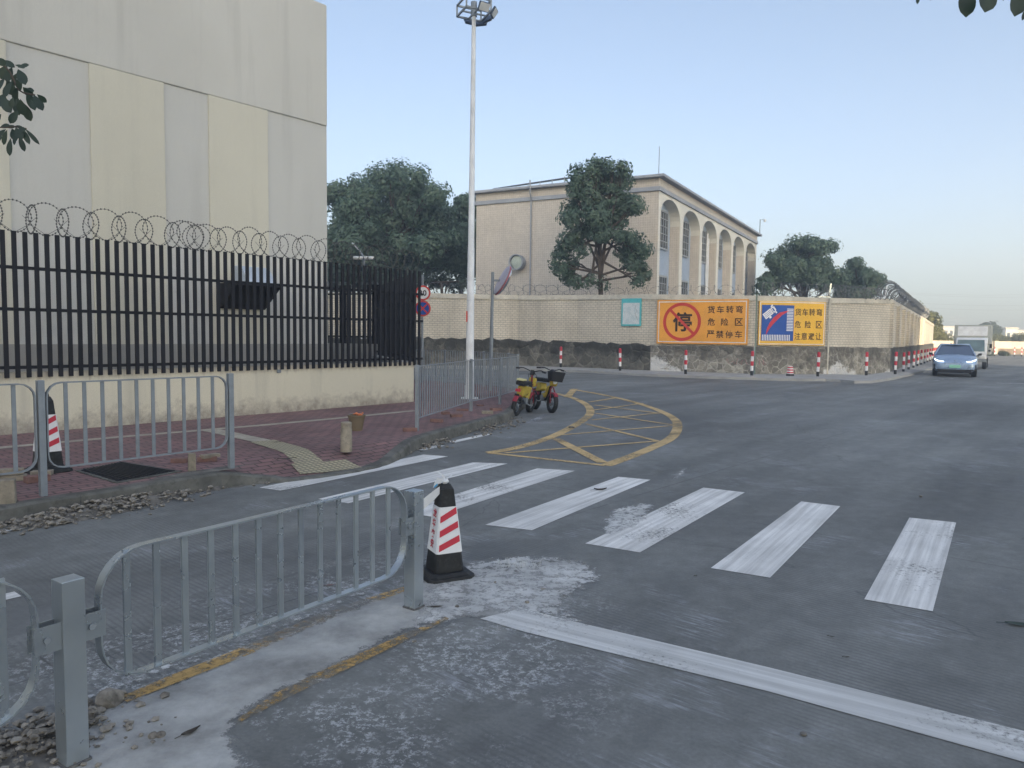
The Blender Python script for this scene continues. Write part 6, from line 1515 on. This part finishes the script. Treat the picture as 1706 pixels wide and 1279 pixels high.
tree('shrub', 'small green shrubs at the foot of the far boundary wall', g0(AT(1655, 590, 79)), AT(1655, 588, 79), pxblobs(L, 79, .3, 22), 1600, .16, 'leafB', .03, seed=33, cat='bush', clump=.3, limbs=False)
def far_bld(label, x0, x1, ytop, Y, dep=14, m_='farwhite', win=True, z0=0):
    a = AT(x0, ytop, Y); b = AT(x1, ytop, Y); h = max(a.z, b.z); t = thing('far_building', label, 'building', ((a.x + b.x) / 2, Y, 0)); W_ = b.x - a.x
    q = MB(); q.box((0, dep / 2, h / 2), (W_, dep, h)); q.build('wall', Mt[m_], t)
    q = MB(); q.box((0, dep / 2, h + .2), (W_ + .6, dep + .6, .4)); q.build('roof', Mt['coping'], t)
    if win:
        n = max(2, int(W_ / 3.5)); fl_ = max(1, int(h / 3.2))
        for f_ in range(fl_):
            for k in range(n):
                q = MB(); q.box((-W_ / 2 + (k + .5) * W_ / n, -.03, h - 1.9 - f_ * 3.2), (W_ / n * .5, .08, 1.4)); q.build('window', Mt['glass'], t)
    return t
far_bld('sunlit white low building on the horizon at the right edge', 1676, 1695, 547.5, 230)
far_bld('long pale block behind the white building at the right edge', 1690, 1760, 552, 250)
far_bld('small pale building peeping over the trees left of the truck', 1572, 1590, 545, 260)
# pylon and power lines
pp = AT(1593, 560, 420); pp.z = 0; ptop = AT(1593, 526, 420).z
t = thing('pylon', 'faint lattice power pylon on the hazy horizon above the truck', 'pylon', pp)
q = MB(); hw = 1.8
for sx_ in (-1, 1):
    for sy_ in (-1, 1): q.bar((sx_ * hw, sy_ * hw, 0), (sx_ * .5, sy_ * .5, ptop), .22)
for k in range(8):
    z = ptop * k / 8; w0 = hw + (.5 - hw) * k / 8; w1 = hw + (.5 - hw) * (k + 1) / 8; z1 = ptop * (k + 1) / 8
    q.bar((-w0, -w0, z), (w1, -w1, z1), .14); q.bar((w0, -w0, z), (-w1, -w1, z1), .14)
q.build('lattice', Mt['greyrail'], t)
q = MB()
for z in (.72, .84, .96): q.bar((-4.5, 0, ptop * z), (4.5, 0, ptop * z), .3)
q.build('cross_arm', Mt['greyrail'], t)
for i, (ya, yb) in enumerate(((487, 486), (489, 491), (503, 505), (510, 513))):
    a = AT(1500, ya, 300); b = AT(1800, yb, 300); q = MB(a); pts = [a.lerp(b, k / 12) - Vector((0, 0, 1.2 * math.sin(math.pi * k / 12))) for k in range(13)]; q.tube(pts, .05, 4)
    tag(q.build('power_line', Mt['greyrail'], uv=False), ['uppermost thin power line in the sky above the truck', 'second thin power line from the top above the truck', 'third thin power line from the top above the truck', 'lowest thin power line in the sky above the truck'][i], 'power line', 'power lines crossing the sky at right')
# wooded rise on the horizon
hl = MB(); vs = []; rnd = random.Random(3)
for k in range(60):
    x = -200 + k * 12; y = 330; h = 4.5 + 2.5 * math.sin(k * .7) + rnd.uniform(-.8, .8); vs += [(x, y, 0), (x, y + 6, h * .8), (x, y + 20, h), (x, y + 60, 0)]
hl.add(vs, [(4 * k + j, 4 * k + j + 1, 4 * k + 5 + j, 4 * k + 4 + j) for k in range(59) for j in range(3)])
struct(hl.build('hills', mat('distant_woods', (.07, .085, .055), .9, var=.4, scale=.1), smooth=True, uv=False))

# ================================================================ TALL BLOCK BEHIND THE PHOTOGRAPHER (casts the shade)
bb = Vector((-12, -32, 0)); cxr = 31.2 + .1208 * (58 + 88)
t = thing('tower_block', 'tall apartment block behind the photographer that shades the junction', 'building', (cxr - 40, -101, 0))
q = MB(); q.box((0, 0, 24), (80, 26, 48)); q.build('wall', Mt['farwhite'], t)
for f_ in range(13):
    q = MB(); q.box((0, 13.03, 2.2 + f_ * 3.3), (76, .08, 1.5)); q.build('window', Mt['glass'], t)
q = MB(); q.box((0, 0, 48.3), (81, 27, .6)); q.build('roof', Mt['coping'], t)

# ================================================================ HAZE
if True:
    hz = MB(); hz.box((100, 150, 24.3), (1000, 660, 50.6)); ho = hz.build('haze', Mt['white'], uv=False)
    hm = bpy.data.materials.new('haze'); hm.use_nodes = True; nt = hm.node_tree; nt.nodes.clear(); ou = nt.nodes.new('ShaderNodeOutputMaterial')
    vo = nt.nodes.new('ShaderNodeVolumePrincipled'); vo.inputs['Density'].default_value = .0030; vo.inputs['Color'].default_value = (.78, .89, 1, 1); vo.inputs['Anisotropy'].default_value = .2
    nt.links.new(vo.outputs[0], ou.inputs['Volume']); ho.data.materials.clear(); ho.data.materials.append(hm); ho['kind'] = 'stuff'; ho['label'] = 'thin pale haze over the junction'; ho['category'] = 'haze'
